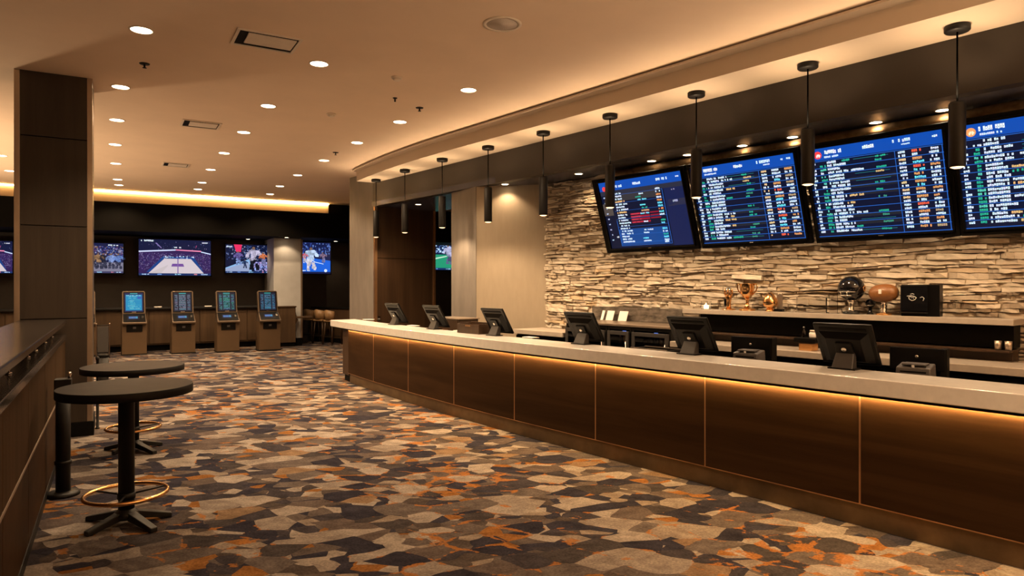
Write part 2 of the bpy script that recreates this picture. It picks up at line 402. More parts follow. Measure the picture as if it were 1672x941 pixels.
# angled low partition with stools at the far right of the back room
p1, p2 = pt(490, 555, 22.3), pt(575, 562, 20.6)
dv = (p2 - p1); dv.z = 0; ln = dv.length; dv.normalize(); nv = Vector((-dv.y, dv.x, 0))
if nv.y > 0: nv = -nv
T = Matrix.Translation((p1.x, p1.y, 0)) @ RZ(math.atan2(dv.y, dv.x))
w = struct(MB().box(ln / 2, .15, .14, ln, .24, .92, 0, T).build('wall_booth', M['wainscot'], None, .006))
MB().box(ln / 2, .16, 0, ln, .22, .14, 0, T).build('plinth', M['black'], w)
MB().box(ln / 2, .15, 1.06, ln, .3, .04, 0, T).build('cap', M['black'], w)

# dark pillar on the left
PX0, PX1, PYF, PD = -.98, -.215, 9.55, .72
pc = (PX0 + PX1) / 2; pw = PX1 - PX0
pl = struct(MB().box(pc, PYF + PD / 2 + .02, 0, pw - .04, PD - .04, CEIL).build('pillar_left', M['black']))
for z0, z1 in ((.17, 1.40), (1.41, 2.49), (2.50, 3.525), (3.535, CEIL)):
    MB().box(pc, PYF + .015, z0, pw - .11, .03, z1 - z0).build('cladding_panel', M['pillarwood'], pl, .002)
    MB().box(PX1 - .015, PYF + PD / 2, z0, .03, PD - .11, z1 - z0).build('cladding_panel', M['pillarwood'], pl, .002)
for x in (PX0 + .028, PX1 - .028):
    MB().box(x, PYF + .027, .17, .056, .058, CEIL - .17).build('corner_trim', M['champagne'], pl, .004)
MB().box(pc, PYF + PD / 2, 0, pw + .03, PD + .03, .17).build('plinth', M['black'], pl, .004)

# left half wall with raised drink rail
hw = struct(MB().box(-.61, 3.85, .08, .2, 11.3, 1.09).build('wall_half_left', M['darkwood']))
ys = [-1.8, .6, 1.8, 3.05, 4.28, 5.5, 6.75, 7.95, 9.15, 9.5]
for a, b in zip(ys, ys[1:]):
    MB().box(-.50, (a + b) / 2, .64, .03, b - a - .014, .53).build('upper_panel', M['railwood'], hw, .003)
    MB().box(-.50, (a + b) / 2, .08, .03, b - a - .014, .545).build('lower_panel', M['panel'], hw, .003)
MB().box(-.492, 3.85, .625, .025, 11.3, .018).build('groove_strip', M['champagne'], hw)
MB().box(-.505, 3.85, 0, .05, 11.3, .08).build('kickboard', M['blackmetal'], hw)
MB().box(-.60, 3.85, 1.17, .26, 11.3, .06).build('cap', M['railtop'], hw, .006)
dr = thing('drink_rail', 'long dark raised drink rail on steel posts over the left half wall', 'rail', (-.7, 3.85, 1.23))
MB().box(0, 0, .116, .46, 11.2, .054).build('rail_top', M['railtop'], dr, .008)
for px in (-160, -60, 20, 50, 62, 77, 88):
    q = pt(px, 560, -.56 / ((px - 836) / F * CA + SA))
    MB().lathe([(.020, 0), (.020, .01), (.007, .012), (.007, .108), (.014, .110), (.014, .116)], 14).build('rail_post', M['chrome'], dr, 0, False, TR(.12, q.y - 3.85, 0))

# ------------------------------------------------------------------ bar architecture
us = [-2 + .5 * i for i in range(31)]                # to u = 13.0
us[-1] = 13.25
def sg(u): return 0.021 * max(0, u - 9.2) ** 2
m = MB(); vs, fs = [], []
for u in us:
    for n, z in ((6.25 + sg(u), SOF), (7.0, SOF), (7.0, CEIL), (6.25 + sg(u), CEIL)): vs.append(bar(u, n, z))
for i in range(len(us) - 1):
    for j in range(4): fs.append((i * 4 + j, i * 4 + (j + 1) % 4, i * 4 + 4 + (j + 1) % 4, i * 4 + 4 + j))
fs += [(0, 1, 2, 3), tuple(len(us) * 4 - 4 + j for j in range(4))]
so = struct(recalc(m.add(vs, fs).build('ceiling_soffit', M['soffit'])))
# moulding where the soffit meets the ceiling
m = MB(); vs, fs = [], []
for u in us:
    for n, z in ((6.16 + sg(u), CEIL - .045), (6.25 + sg(u), CEIL - .075), (6.25 + sg(u), CEIL - .001), (6.22 + sg(u), CEIL - .001), (6.22 + sg(u), CEIL - .020), (6.16 + sg(u), CEIL - .020)): vs.append(bar(u, n, z))
for i in range(len(us) - 1):
    for j in range(6): fs.append((i * 6 + j, i * 6 + (j + 1) % 6, i * 6 + 6 + (j + 1) % 6, i * 6 + 6 + j))
fs += [tuple(range(6)), tuple(len(us) * 6 - 6 + j for j in range(6))]
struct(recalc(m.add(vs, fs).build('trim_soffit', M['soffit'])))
TB = RZ(BROT)
def barpoly(pts): return [tuple(bar(u, n))[:2] for u, n in pts]
struct(recalc(MB().prism(barpoly([(-2, 6.90), (13.3, 7.0), (13.3, 7.14), (-2, 7.04)]), LOW, CEIL).build('wall_bulkhead_bar', M['bulk'])))
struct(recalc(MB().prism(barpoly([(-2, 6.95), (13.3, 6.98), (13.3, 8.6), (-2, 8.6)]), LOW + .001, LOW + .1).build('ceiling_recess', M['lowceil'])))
# beige return wall beside the stone
q1, q2, q3 = pt(893, 500, 11.45), pt(778, 500, 11.72), pt(738, 500, 12.5)
q4, q5 = q3 + UN * 1.6, q1 + UN * 1.0
rw = struct(recalc(MB().prism([(q.x, q.y) for q in (q1, q2, q3, q4, q5)], 0, LOW).build('wall_return', M['beige'])))
mm = MB(); e1 = q2 + (q3 - q2) * .004
dd = (q3 - q2).normalized(); nn = Vector((dd.y, -dd.x, 0))
if nn.dot(Vector((-SA, -CA, 0))) < 0: nn = -nn
mm.prism([tuple((q2 + nn * .012))[:2], tuple((q3 + nn * .012))[:2], tuple((q3))[:2], tuple((q2))[:2]], 0, LOW)
recalc(mm.build('end_cladding', M['greige'], rw))
# big wood column behind the counter's far end
f1 = pt(613, 500, 14.7); f2 = f1 + UN * 1.50; f0 = f1 + UU * 1.22
bp = struct(recalc(MB().prism([(q.x, q.y) for q in (f1, f2, f2 + UU * 1.2, f0)], 0, CEIL).build('pillar_bar', M['darkwood'])))
k = MB(); k.prism([tuple(f1 - UN * .015)[:2], tuple(f1)[:2], tuple(f0)[:2], tuple(f0 - UN * .015)[:2]], 0, CEIL); recalc(k.build('grey_cladding', M['greige'], bp))
for c in (f1, f2):
    MB().prism([tuple(c + UN * a + UU * b)[:2] for a, b in ((-.03, -.03), (.03, -.03), (.03, .03), (-.03, .03))], 0, SOF - .01).build('corner_trim', M['copper'], bp)
MB().prism([tuple(f1 + UN * a + UU * b)[:2] for a, b in ((.03, -.006), (1.47, -.006), (1.47, 0), (.03, 0))], 2.39, 2.40).build('seam', M['black'], bp)

# ledgestone wall
def stone_wall():
    m = MB(); z = .82; U0, U1 = -1.2, un(q1)[0] + .02
    m.add([bar(U0, 7.74, .8), bar(U1, 7.74, .8), bar(U1, 7.74, 3.5), bar(U0, 7.74, 3.5)], [(0, 1, 2, 3)])
    nw = lambda u, z: .010 * math.sin(3.1 * u + 9 * z) + .006 * math.sin(8.3 * u + 23 * z)
    while z < 3.49:
        h = rnd.choice((.030, .038, .044, .05, .058))
        u = U0 - rnd.random() * .3
        while u < U1:
            l = rnd.uniform(.09, .36) * (1.2 if h > .045 else 1.0)
            e = min(u + l, U1); a = max(u, U0)
            if e - a > .03:
                dep = rnd.uniform(.018, .072) + (.02 if rnd.random() < .12 else 0); tz = rnd.uniform(-.012, .012); nseg = 4
                if rnd.random() < .2: h1 = h * rnd.uniform(.5, .8)
                else: h1 = h
                gp = .0008; vs = []
                for layer in (0, 1):
                    for i in range(nseg + 1):
                        t = i / nseg; uu_ = a + gp + (e - a - 2 * gp) * t
                        jb, jt = rnd.uniform(-.002, .009), rnd.uniform(-.002, .009)
                        zb, zt = z + nw(uu_, z) + gp, z + h1 + nw(uu_, z + h1) - gp
                        if layer == 0:
                            vs += [bar(uu_, 7.75, zb), bar(uu_, 7.75, zt)]
                        else:
                            ed = .012 if i in (0, nseg) else 0
                            d1 = dep + tz * (t - .5) * 2 + rnd.uniform(-.010, .010) - ed
                            vs += [bar(uu_ + rnd.uniform(-.006, .006), 7.74 - d1, zb + jb), bar(uu_ + rnd.uniform(-.006, .006), 7.74 - d1 - rnd.uniform(-.018, .014), zt - jt)]
                o = 2 * (nseg + 1); fs = []
                for i in range(nseg):
                    p, q = o + 2 * i, 2 * i
                    fs += [(p, p + 1, p + 3, p + 2), (q + 1, q + 3, p + 3, p + 1), (q, p, p + 2, q + 2)]
                fs += [(0, 1, o + 1, o), (2 * nseg, o + 2 * nseg, o + 2 * nseg + 1, 2 * nseg + 1)]
                m.add(vs, fs)
            u += l
        z += h
    return recalc(m.build('wall_stone', M['stone']))
struct(stone_wall())
# rounded brown beam where the stone meets the recess ceiling
m = MB(); pr = [(7.55 + .055 * math.cos(a), 3.450 + .05 * math.sin(a)) for a in [2 * PI * i / 12 for i in range(12)]]
vs, fs = [], []
bus = [-1.2 + .25 * i for i in range(33)]
for i, u in enumerate(bus):
    for n, z in pr: vs.append(bar(u, n + .006 * math.sin(u * 5), z + .006 * math.sin(u * 7 + 1)))
for i in range(len(bus) - 1):
    for j in range(12): fs.append((i * 12 + j, i * 12 + (j + 1) % 12, i * 12 + 12 + (j + 1) % 12, i * 12 + 12 + j))
fs += [tuple(range(12)), tuple(len(bus) * 12 - 12 + j for j in range(12))]
m.add(vs, fs, 0, True)
struct(recalc(m.build('trim_beam', M['beam'])))

# ------------------------------------------------------------------ service counter
ct = thing('service_counter', 'long curved walnut service counter with cream stone top and amber glow beneath', 'counter', bar(5, 5.5))
UE = 12.48
cu = [-1.5 + .35 * i for i in range(40)] + [UE]
recalc(MB().sweep(cu, [(5.12, 1.0), (5.16, 1.0), (5.16, 1.07), (5.64, 1.07), (5.64, 1.12), (5.12, 1.12)]).build('countertop', M['quartz'], ct, .006, True))
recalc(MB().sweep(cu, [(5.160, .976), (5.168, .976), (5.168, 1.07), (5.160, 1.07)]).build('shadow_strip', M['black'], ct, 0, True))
be = 11.62
bu = [u for u in cu if u < be] + [be]
recalc(MB().sweep(bu, [(5.24, 0), (5.60, 0), (5.60, 1.068), (5.24, 1.068)]).build('body', M['darkwood'], ct, 0, True))
recalc(MB().sweep([u for u in cu if u < be - .05] + [be - .05], [(5.222, 0), (5.24, 0), (5.24, .165), (5.222, .165)]).build('kickplate', M['kick'], ct, 0, True))
seams = [-1.5, -.45, .9, 2.25, 3.6, 4.95, 6.3, 7.65, 9.0, 10.35, be]
for a, b in zip(seams, seams[1:]):
    n = 6; uu = [a + .007 + (b - a - .014) * i / n for i in range(n + 1)]
    pm = MB().sweep(uu, [(5.205, .17), (5.24, .17), (5.24, 1.066), (5.205, 1.066)])
    Ti = Matrix.Translation(bar(5, 5.5)) @ TB
    o = MB(); o.add([Ti.inverted() @ v for v in pm.v], pm.f)
    pn = recalc(o.build('front_panel', M['panel'], ct)); pn.rotation_euler = (0, 0, BROT)
    recalc(MB().sweep([a - .007, a + .007], [(5.203, .17), (5.24, .17), (5.24, 1.066), (5.203, 1.066)]).build('seam_strip', M['copper'], ct, 0, True))
recalc(MB().sweep(bu, [(5.200, .165), (5.235, .165), (5.235, .172), (5.200, .172)]).build('bottom_trim', M['copper'], ct, 0, True))
recalc(MB().sweep(bu, [(5.182, .980), (5.190, .980), (5.190, .988), (5.182, .988)]).build('led_strip', M['led'], ct, 0, True))
recalc(MB().sweep([be + .02, 12.0], [(5.225, .12), (5.60, .12), (5.60, 1.068), (5.225, 1.068)]).build('end_post', M['darkwood'], ct, 0, True))
recalc(MB().sweep([be + .06, 11.95], [(5.25, 0), (5.58, 0), (5.58, .12), (5.25, .12)]).build('end_foot', M['black'], ct, 0, True))
recalc(MB().sweep([u for u in cu if u < 11.0], [(5.66, .94), (6.16, .94), (6.16, .98), (5.66, .98)]).build('work_shelf', M['darkgrey'], ct, 0, True))
recalc(MB().sweep([u for u in cu if u < 11.0], [(5.605, 0), (5.66, 0), (5.66, .99), (5.605, .99)]).build('rear_panel', M['black'], ct, 0, True))

# ------------------------------------------------------------------ back bar
def barthing(name, label, cat, u, n, z, rot=0, group=None): return thing(name, label, cat, bar(u, n, z), BROT + rot, group)
def ctr(u0, u1): return (u0 + u1) / 2, abs(u1 - u0)
# low back counter, two stretches
for (u0, u1, lab) in ((7.22, 8.36, 'pale low back worktop between the black refrigerators and beige return wall'), (-.8, 5.28, 'long low back worktop with grey stone edge under the trophy shelf')):
    u, w = ctr(u0, u1)
    b = barthing('back_counter', lab, 'counter', u, 7.20, 0)
    MB().box(0, 0, 1.03, w, .62, .07).build('worktop', M['quartz2'], b, .005)
    MB().box(0, .03, .1, w - .02, .52, .93).build('cabinet', M['black'], b)
    MB().box(0, .05, 0, w - .06, .46, .1).build('plinth', M['black'], b)
    n = max(2, round(w / .6))
    for i in range(n):
        d = MB().box(-w / 2 + (i + .5) * w / n, -.24, .13, w / n - .012, .02, .88).build('door', M['plastic'], b, .002)
        MB().tube([(-w / 2 + (i + .5) * w / n + .05 * 0 - .06, -.262, .92), (-w / 2 + (i + .5) * w / n + .06, -.262, .92)], .006).build('handle', M['chrome'], d)
# trophy shelf
u, w = ctr(1.83, 5.41)
ts = barthing('trophy_shelf', 'long grey stone topped trophy shelf with black face against the ledgestone wall', 'shelf', u, 7.49, 1.10)
MB().box(0, 0, .335, w, .34, .055).build('shelf_top', M['quartz2'], ts, .004)
MB().box(.08, .06, .12, w - .22, .2, .215).build('black_face', M['black'], ts)
MB().box(.08, -.01, .085, w - .22, .30, .022).build('lower_ledge', M['darkwood'], ts, .003)
MB().box(.08, .06, 0, w - .24, .18, .085).build('base_panel', M['darkwood'], ts)
# refrigerators
for u0, u1, lab in ((6.38, 7.19, 'wide black back bar refrigerator with glass door beside the beige wall'), (5.945, 6.365, 'narrow glass door refrigerator, middle one of the black back bar row'), (5.30, 5.93, 'black glass door refrigerator next to the trophy shelf end')):
    u, w = ctr(u0, u1)
    b = barthing('bar_refrigerator', lab, 'refrigerator', u, 7.24, 0, 0, 'glass door refrigerators behind the counter')
    cab = MB(); cab.box(-w / 2 + .015, 0, .02, .03, .6, 1.22).box(w / 2 - .015, 0, .02, .03, .6, 1.22).box(0, 0, 1.20, w - .06, .6, .04).box(0, 0, .02, w - .06, .6, .25).box(0, .29, .27, w - .06, .02, .93)
    cab.build('cabinet', M['blackmetal'], b)
    d = MB(); d.box(-w / 2 + .045, -.325, .3, .05, .03, .88).box(w / 2 - .045, -.325, .3, .05, .03, .88).box(0, -.325, 1.13, w - .14, .03, .05).box(0, -.325, .3, w - .14, .03, .05)
    dr_ = d.build('door', M['darkgrey'], b, .003)
    MB().box(0, -.325, .35, w - .14, .008, .78).build('pane', M['smoke'], dr_)
    MB().tube([(w / 2 - .045, -.365, .8), (w / 2 - .045, -.365, 1.05)], .008).build('handle', M['chrome'], dr_)
    for z in (.55, .80, 1.0): MB().box(0, 0, z, w - .07, .5, .012).build('wire_shelf', M['chrome'], b)
    MB().box(0, -.2, 1.165, .05, .02, .014).build('indicator', M['bluelamp'], b)
    for i in range(int(w / .09)):
        for z in (.812, 1.012):
            MB().lathe([(.022, 0), (.025, .004), (.025, .09), (.01, .115), (.01, .135), (.012, .136)], 10).build('bottle', M[rnd.choice(('greyp', 'smoke', 'amber', 'chrome'))], b, 0, False, TR(-w / 2 + .07 + i * .09, -.12, z))
u, w = ctr(5.30, 7.19)
tag(MB().box(0, 0, 0, w, .66, .03).build('refrigerator_worktop', M['champagne'], None, .003), 'metal worktop over the black back bar refrigerators', 'worktop')
o = bpy.data.objects['refrigerator_worktop']; o.location = bar(u, 7.24, 1.245); o.rotation_euler = (0, 0, BROT)
u, w = ctr(5.62, 7.30)
o = tag(MB().box(0, 0, 0, w, .02, .20).build('backsplash', M['marble'], None, .002), 'low dark marbled splash panel standing against the stone above refrigerators', 'panel'); o.location = bar(u, 7.61, 1.276); o.rotation_euler = (0, 0, BROT)
for i, (px, lab, wd) in enumerate(((984, 'slim white card leaning left of the larger white cards by the marbled panel', .05), (996, 'plain bright white card, middle of three leaning on the marbled panel', .14), (1017, 'speckled white card, nearest the trophy shelf, leaning on the marbled panel', .16))):
    pu, _ = un(at_n(px, 510, 7.52))
    o = tag(MB().box(0, 0, 0, wd, .006, .15, 0, RX(R(-20))).build('leaning_card', M['white'], None), lab, 'card', 'white cards on the refrigerator worktop')
    o.location = bar(pu, 7.50, 1.278); o.rotation_euler = (0, 0, BROT)

# ------------------------------------------------------------------ odds boards
def odds(d, kind):
    navy, line, head, wt = (.002, .005, .022), (.018, .12, .52), (.003, .060, .36), (.70, .84, 1.0)
    gr, og, cy, rd = (.02, .42, .28), (.75, .33, .12), (.15, .75, .95), (.85, .05, .05)
    d.rect(0, 0, 1, 1, navy, 0)
    d.rect(0, .865, 1, 1, head, 1)
    if kind != 1:
        for i in range(10):                          # faint warmer blocks
            if rnd.random() < .5: d.rect(.3, .04 + i * .08, .66, .08 + i * .08, (.012, .014, .022), 1)
        y = .84
        d.disc(.085, .925, .042, rd if kind != 4 else (.75, .30, .10), 2)
        for k in range(5): d.rect(.072 + .006 * k, .90 + .012 * (k % 3), .082 + .006 * k, .925 + .01 * (k % 2), (1, .8, .75) if kind != 4 else (1, .75, .5), 3)
        d.text(.13, .925, 11, .042, .0135, (.85, .92, 1)); d.text(.135, .885, 12, .02, .0105, wt)
        d.text(.44, .925, 6, .036, .0145, (.85, .92, 1)); d.text(.66, .935, 9, .034, .014, wt); d.text(.72, .905, 6, .015, .01, wt)
        d.text(.88, .935, 2, .02, .01, wt); d.text(.93, .935, 3, .022, .012, wt)
        rows = 11
        for r in range(rows):
            yt = .855 - r * .0775
            d.rect(0, yt - .0025, 1, yt + .003, line, 2)
            for h in (0, 1):
                y0 = yt - .034 - .0365 * h
                if y0 < .01: continue
                d.text(.02, y0, rnd.choice((2, 3)), .024, .0125, wt)
                if r > 0 or h: d.text(.09, y0, rnd.choice((3, 4)), .024, .0125, rnd.choice((gr, gr, (.1, .6, .45), wt)))
                e = d.text(.15, y0, rnd.choice((8, 10, 12, 13)), .025, .0125, wt)
                if rnd.random() < .45: d.text(e + .02, y0, rnd.choice((5, 7, 9)), .024, .0125, rnd.choice((wt, wt, gr, (.8, .5, .2))))
                if rnd.random() < .6: d.text(.50 + rnd.uniform(0, .03), y0, rnd.choice((4, 5, 6)), .02, .0125, rnd.choice((gr, gr, (.05, .3, .2), (.7, .45, .2))))
                if rnd.random() < .35: d.rect(.36, y0 + .008, .62, y0 + .012, (.02, .20, .22), 2)
                d.text(.69, y0, 4, .023, .0125, wt if h or rnd.random() < .5 else (.9, .6, .3))
                d.text(.785, y0, rnd.choice((5, 6)), .025, .013, rnd.choice((wt, wt, cy)) if h else rnd.choice((og, og, (.9, .12, .06), wt)))
                d.text(.90, y0, 5, .024, .013, wt if h else rnd.choice((og, wt, (.5, .35, .2))))
        d.rect(.665, .0, .669, .855, line, 2); d.rect(.985, 0, .99, .855, line, 2)
        d.rect(0, 0, 1, .006, line, 2)
    else:
        d.rect(.0, .80, 1, .865, (.02, .022, .04), 1); d.rect(.12, .70, .72, .80, (.03, .028, .034), 1); d.rect(.0, .50, .12, .68, (.07, .055, .05), 1)
        d.rect(.14, .04, .74, .28, (.005, .05, .22), 1); d.rect(.775, 0, 1, .80, (.006, .012, .06), 1); d.rect(.80, .55, .99, .64, (.03, .028, .045), 1)
        d.rect(.755, .03, .760, .80, line, 2); d.rect(.14, .03, .145, .42, line, 2); d.rect(.14, .03, .755, .035, line, 2)
        d.disc(.06, .90, .035, rd, 2); d.text(.16, .90, 10, .036, .015, wt); d.text(.43, .905, 6, .036, .016, wt); d.text(.71, .915, 8, .034, .016, wt); d.text(.93, .925, 3, .02, .012, wt)
        for r in range(19):
            y0 = .80 - r * .040
            c = wt if r not in (3, 7) else (.95, .55, .2)
            d.text(.17 - .004 * 0, y0, rnd.choice((7, 9, 11)), .023, .0135, c)
            if r % 2: d.text(.03, y0, 2, .02, .012, (.5, .6, .8))
            if r % 3 == 0: d.rect(.14, y0 - .006, .755, y0 - .003, line, 2)
            if rnd.random() < .6: d.text(.40 + rnd.uniform(0, .1), y0, rnd.choice((5, 8)), .02, .0135, rnd.choice((wt, gr, cy, (.8, .4, .2))))
            if r not in (10, 13): d.text(.68, y0, 4, .024, .014, rnd.choice((wt, wt, cy, gr, (.9, .3, .1))))
            if r in (8, 9, 10, 11):
                d.rect(.33, y0, .56, y0 + .024, (.30, .008, .025), 2); d.text(.34, y0 + .003, 9, .016, .0135, (.6, .05, .08))
                if r < 11: d.rect(.57, y0 + .004, .69, y0 + .022, (.24, .008, .025), 2)
        d.text(.84, .60, 5, .03, .014, (.35, .4, .55)); d.text(.86, .76, 3, .02, .012, (.4, .4, .5)); d.text(.10, .16, 2, .025, .015, (.6, .65, .75)); d.text(.68, .05, 3, .03, .016, wt)
TILT = math.atan2(.30, .935)
labs = {1: 'odds board, most tilted of four, with red rows and a blank blue strip', 2: 'blue odds board hanging between the red rowed board and widest board beside it', 3: 'blue odds board with large red badge, third along the stone wall from beige wall', 4: 'blue odds board with orange crest, nearest the camera on the stone wall'}
for kd, u0, u1 in ((1, 5.35, 6.80), (2, 3.83, 5.20), (3, 2.36, 3.68), (4, .88, 2.25)):
    u, w = ctr(u0, u1); h = .985
    t = barthing('odds_board', labs[kd], 'screen', u, 7.50, 2.34, 0, 'tilted odds boards on the stone wall')
    TT = RX(TILT)
    z0, bz = -.07, .05
    lf = .12 if kd == 1 else bz
    m = MB(); m.box((bz - lf) / 2, .04, z0, w + bz + lf, .06, h + .125, 0, TT)
    m.build('casing', M['black'], t, .004)
    m = MB(); m.box(0, -.003, -.02, w + .04, .028, .02, 0, TT).box(0, -.003, h, w + .04, .028, .02, 0, TT).box(-w / 2 - .01, -.003, -.02, .02, .028, h + .04, 0, TT).box(w / 2 + .01, -.003, -.02, .02, .028, h + .04, 0, TT)
    m.build('bezel', M['plastic'], t, .002)
    m = MB(); m.box(-w * .25, .13, h * .35, .08, .14, .06).box(w * .25, .13, h * .35, .08, .14, .06).box(0, .19, h * .3, w * .7, .03, .3)
    m.build('wall_mount', M['blackmetal'], t)
    d = Disp(w, h, .008); odds(d, kd); d.build('display', M['board'], t, TT)
    MB().box(0, -.019, -.016, .05, .006, .010, 0, TT).build('badge', M['chrome'], t)

# ------------------------------------------------------------------ televisions
def crowd(d, a0, b0, a1, b1, n, pal, s=.012, L=2):
    for _ in range(n):
        a, b = rnd.uniform(a0, a1), rnd.uniform(b0, b1); q = s * rnd.uniform(.5, 1.4)
        d.rect(a, b, min(a1, a + q), min(b1, b + q * 1.6), rnd.choice(pal), L)
def player(d, a, b, h, top, leg, L=6):
    ar = d.H / d.W * 1.2
    def blob(x0, y0, x1, y1, w0, w1, c, n):
        for _ in range(n):
            t = rnd.random(); w = (w0 + (w1 - w0) * t) * h; x = a + (x0 + (x1 - x0) * t) * h * ar + rnd.uniform(-w, w) * .8 * ar; y = b + (y0 + (y1 - y0) * t) * h; q = rnd.uniform(.025, .06) * h; k = rnd.uniform(.35, 1.1)
            d.rect(x - q * ar, y - q, x + q * ar, y + q, tuple(v * k for v in c), L)
    lean = rnd.uniform(-.08, .08)
    blob(-.08, 0, -.03, .45, .03, .07, leg, 16); blob(.14 + lean, 0, .03, .45, .03, .07, leg, 16)
    blob(0, .42, lean, .82, .10, .13, top, 40); blob(-.12 + lean, .78, -.24, .52, .03, .03, top, 10); blob(.12 + lean, .78, .26, .60, .03, .03, top, 10)
    d.disc(a + lean * h * ar, b + h * .91, h * .06, (.20, .11, .07), L)
def ticker(d, col=(.01, .03, .12)):
    d.rect(0, 0, 1, .06, col, 7)
    for a, n, c in ((.03, 9, (.5, .7, 1)), (.25, 5, (.2, .4, .9)), (.48, 8, (.4, .8, 1)), (.76, 4, (.9, .3, .35)), (.86, 8, (.5, .7, 1))): d.text(a, .015, n, .03, .012, c, 8)
def arena(d):
    d.rect(0, 0, 1, 1, (.006, .010, .045), 0)
    d.poly([(0, .05), (1, .05), (1, .60), (.6, .70), (.4, .70), (0, .64)], (.03, .014, .08), 1)
    crowd(d, 0, .14, 1, .62, 1500, [(.05, .022, .13), (.085, .04, .18), (.13, .09, .26), (.03, .02, .09), (.01, .025, .12), (.22, .18, .34)], .009, 2)
    d.poly([(0, .64), (.5, .70), (.5, .735), (0, .675)], (.65, .7, 1), 3); d.poly([(.5, .705), (.86, .675), (.86, .71), (.5, .735)], (.85, .25, .45), 3); d.poly([(.86, .66), (1, .60), (1, .63), (.86, .69)], (.6, .7, 1), 3)
    d.poly([(.10, .09), (.90, .09), (.76, .52), (.32, .52)], (.01, .05, .22), 3)
    d.poly([(.13, .06), (.90, .06), (.715, .47), (.345, .47)], (.62, .54, .58), 4)
    d.poly([(.44, .25), (.62, .25), (.605, .33), (.455, .33)], (.16, .07, .30), 5); d.rect(.525, .06, .54, .47, (.22, .13, .36), 5)
    d.poly([(.13, .06), (.30, .06), (.40, .28), (.39, .29)], (.55, .48, .50), 5)
    crowd(d, .32, .47, .76, .55, 40, [(.5, .8, 1), (.2, .4, .8), (.7, .7, .9)], .012, 5)
    crowd(d, .02, .72, .98, .98, 40, [(.2, .25, .5), (.4, .35, .6)], .006, 2)
    d.text(.03, .94, 12, .045, .014, (.8, .9, 1), 6); d.text(.48, .77, 7, .035, .014, (.85, .92, 1), 6); d.text(.86, .92, 7, .03, .014, (.8, .85, 1), 6)
    d.poly([(.22, .90), (.30, .76), (.31, .77), (.24, .91)], (.2, .15, .4), 3); d.poly([(.78, .76), (.80, .86), (.86, .92), (.79, .85)], (.6, .1, .25), 3)
    ticker(d)
def melee(d):
    d.rect(0, 0, 1, 1, (.010, .014, .06), 0); d.rect(0, .06, 1, .36, (.20, .19, .27), 1)
    crowd(d, 0, .45, 1, .9, 500, [(.02, .03, .14), (.08, .12, .35), (.30, .30, .45), (.18, .09, .05), (.07, .03, .16)], .022, 2)
    d.rect(.0, .45, .30, .98, (.35, .04, .08), 2); crowd(d, .0, .45, .32, .98, 60, [(.8, .7, .8), (.7, .05, .12), (.9, .9, 1)], .05, 3)
    for a, t in ((.40, (.02, .02, .03)), (.52, (.45, .25, .12)), (.62, (.02, .02, .04)), (.76, (.25, .35, .7)), (.90, (.15, .25, .6)), (.22, (.75, .1, .15))): player(d, a, .16, .52, t, (.05, .05, .09))
    d.text(.70, .92, 10, .04, .02, (.8, .9, 1), 6); ticker(d, (.05, .05, .12))
def court(d):
    d.rect(0, 0, 1, 1, (.004, .008, .035), 0); d.poly([(0, .06), (.55, .06), (.50, .50), (0, .18)], (.25, .45, .75), 1); d.poly([(.0, .06), (.5, .06), (.49, .40), (.0, .14)], (.30, .36, .55), 2)
    d.poly([(.17, 1), (.34, 1), (.32, .74), (.22, .74)], (.75, .03, .12), 3); crowd(d, 0, .45, 1, .98, 260, [(.04, .08, .25), (.25, .28, .45), (.01, .02, .07)], .02, 2)
    crowd(d, .55, .06, 1, .40, 160, [(.3, .4, .8), (.4, .3, .6), (.08, .1, .3)], .03, 3)
    player(d, .26, .28, .50, (.15, .12, .35), (.25, .35, .7)); player(d, .58, .12, .84, (.60, .55, .75), (.012, .012, .02)); player(d, .80, .30, .46, (.7, .2, .08), (.2, .2, .4))
    player(d, .40, .18, .30, (.02, .04, .12), (.03, .04, .1)); d.text(.02, .90, 6, .05, .02, (.7, .85, 1), 6); ticker(d)
def turf(d):
    d.rect(0, 0, 1, 1, (.008, .012, .06), 0); d.poly([(0, .06), (1, .06), (1, .42), (.3, .52), (0, .46)], (.012, .12, .68), 1)
    crowd(d, 0, .55, 1, .98, 200, [(.02, .04, .22), (.10, .18, .5), (.006, .012, .06)], .03, 2); d.poly([(.35, .5), (.55, .36), (.8, .30), (.8, .32), (.56, .38), (.38, .52)], (.6, .75, 1), 3)
    player(d, .42, .14, .72, (.55, .7, .95), (.8, .75, .85)); player(d, .26, .34, .34, (.7, .1, .15), (.7, .7, .8)); player(d, .80, .36, .34, (.25, .16, .25), (.2, .2, .4))
    d.disc(.86, .10, .05, (.7, .8, 1), 6); d.text(.05, .08, 12, .03, .03, (.8, .9, 1), 8)
def pitch(d):
    d.rect(0, 0, 1, 1, (.006, .014, .05), 0); d.rect(0, .06, 1, .46, (.02, .30, .16), 1); d.poly([(0, .22), (.5, .40), (.5, .43), (0, .28)], (.5, .8, .6), 2)
    crowd(d, 0, .5, 1, .98, 220, [(.1, .2, .5), (.3, .5, .9), (.02, .04, .14), (.5, .7, 1)], .03, 2); player(d, .55, .18, .60, (.55, .55, .8), (.12, .12, .25)); player(d, .2, .30, .40, (.2, .3, .5), (.1, .2, .3)); ticker(d)
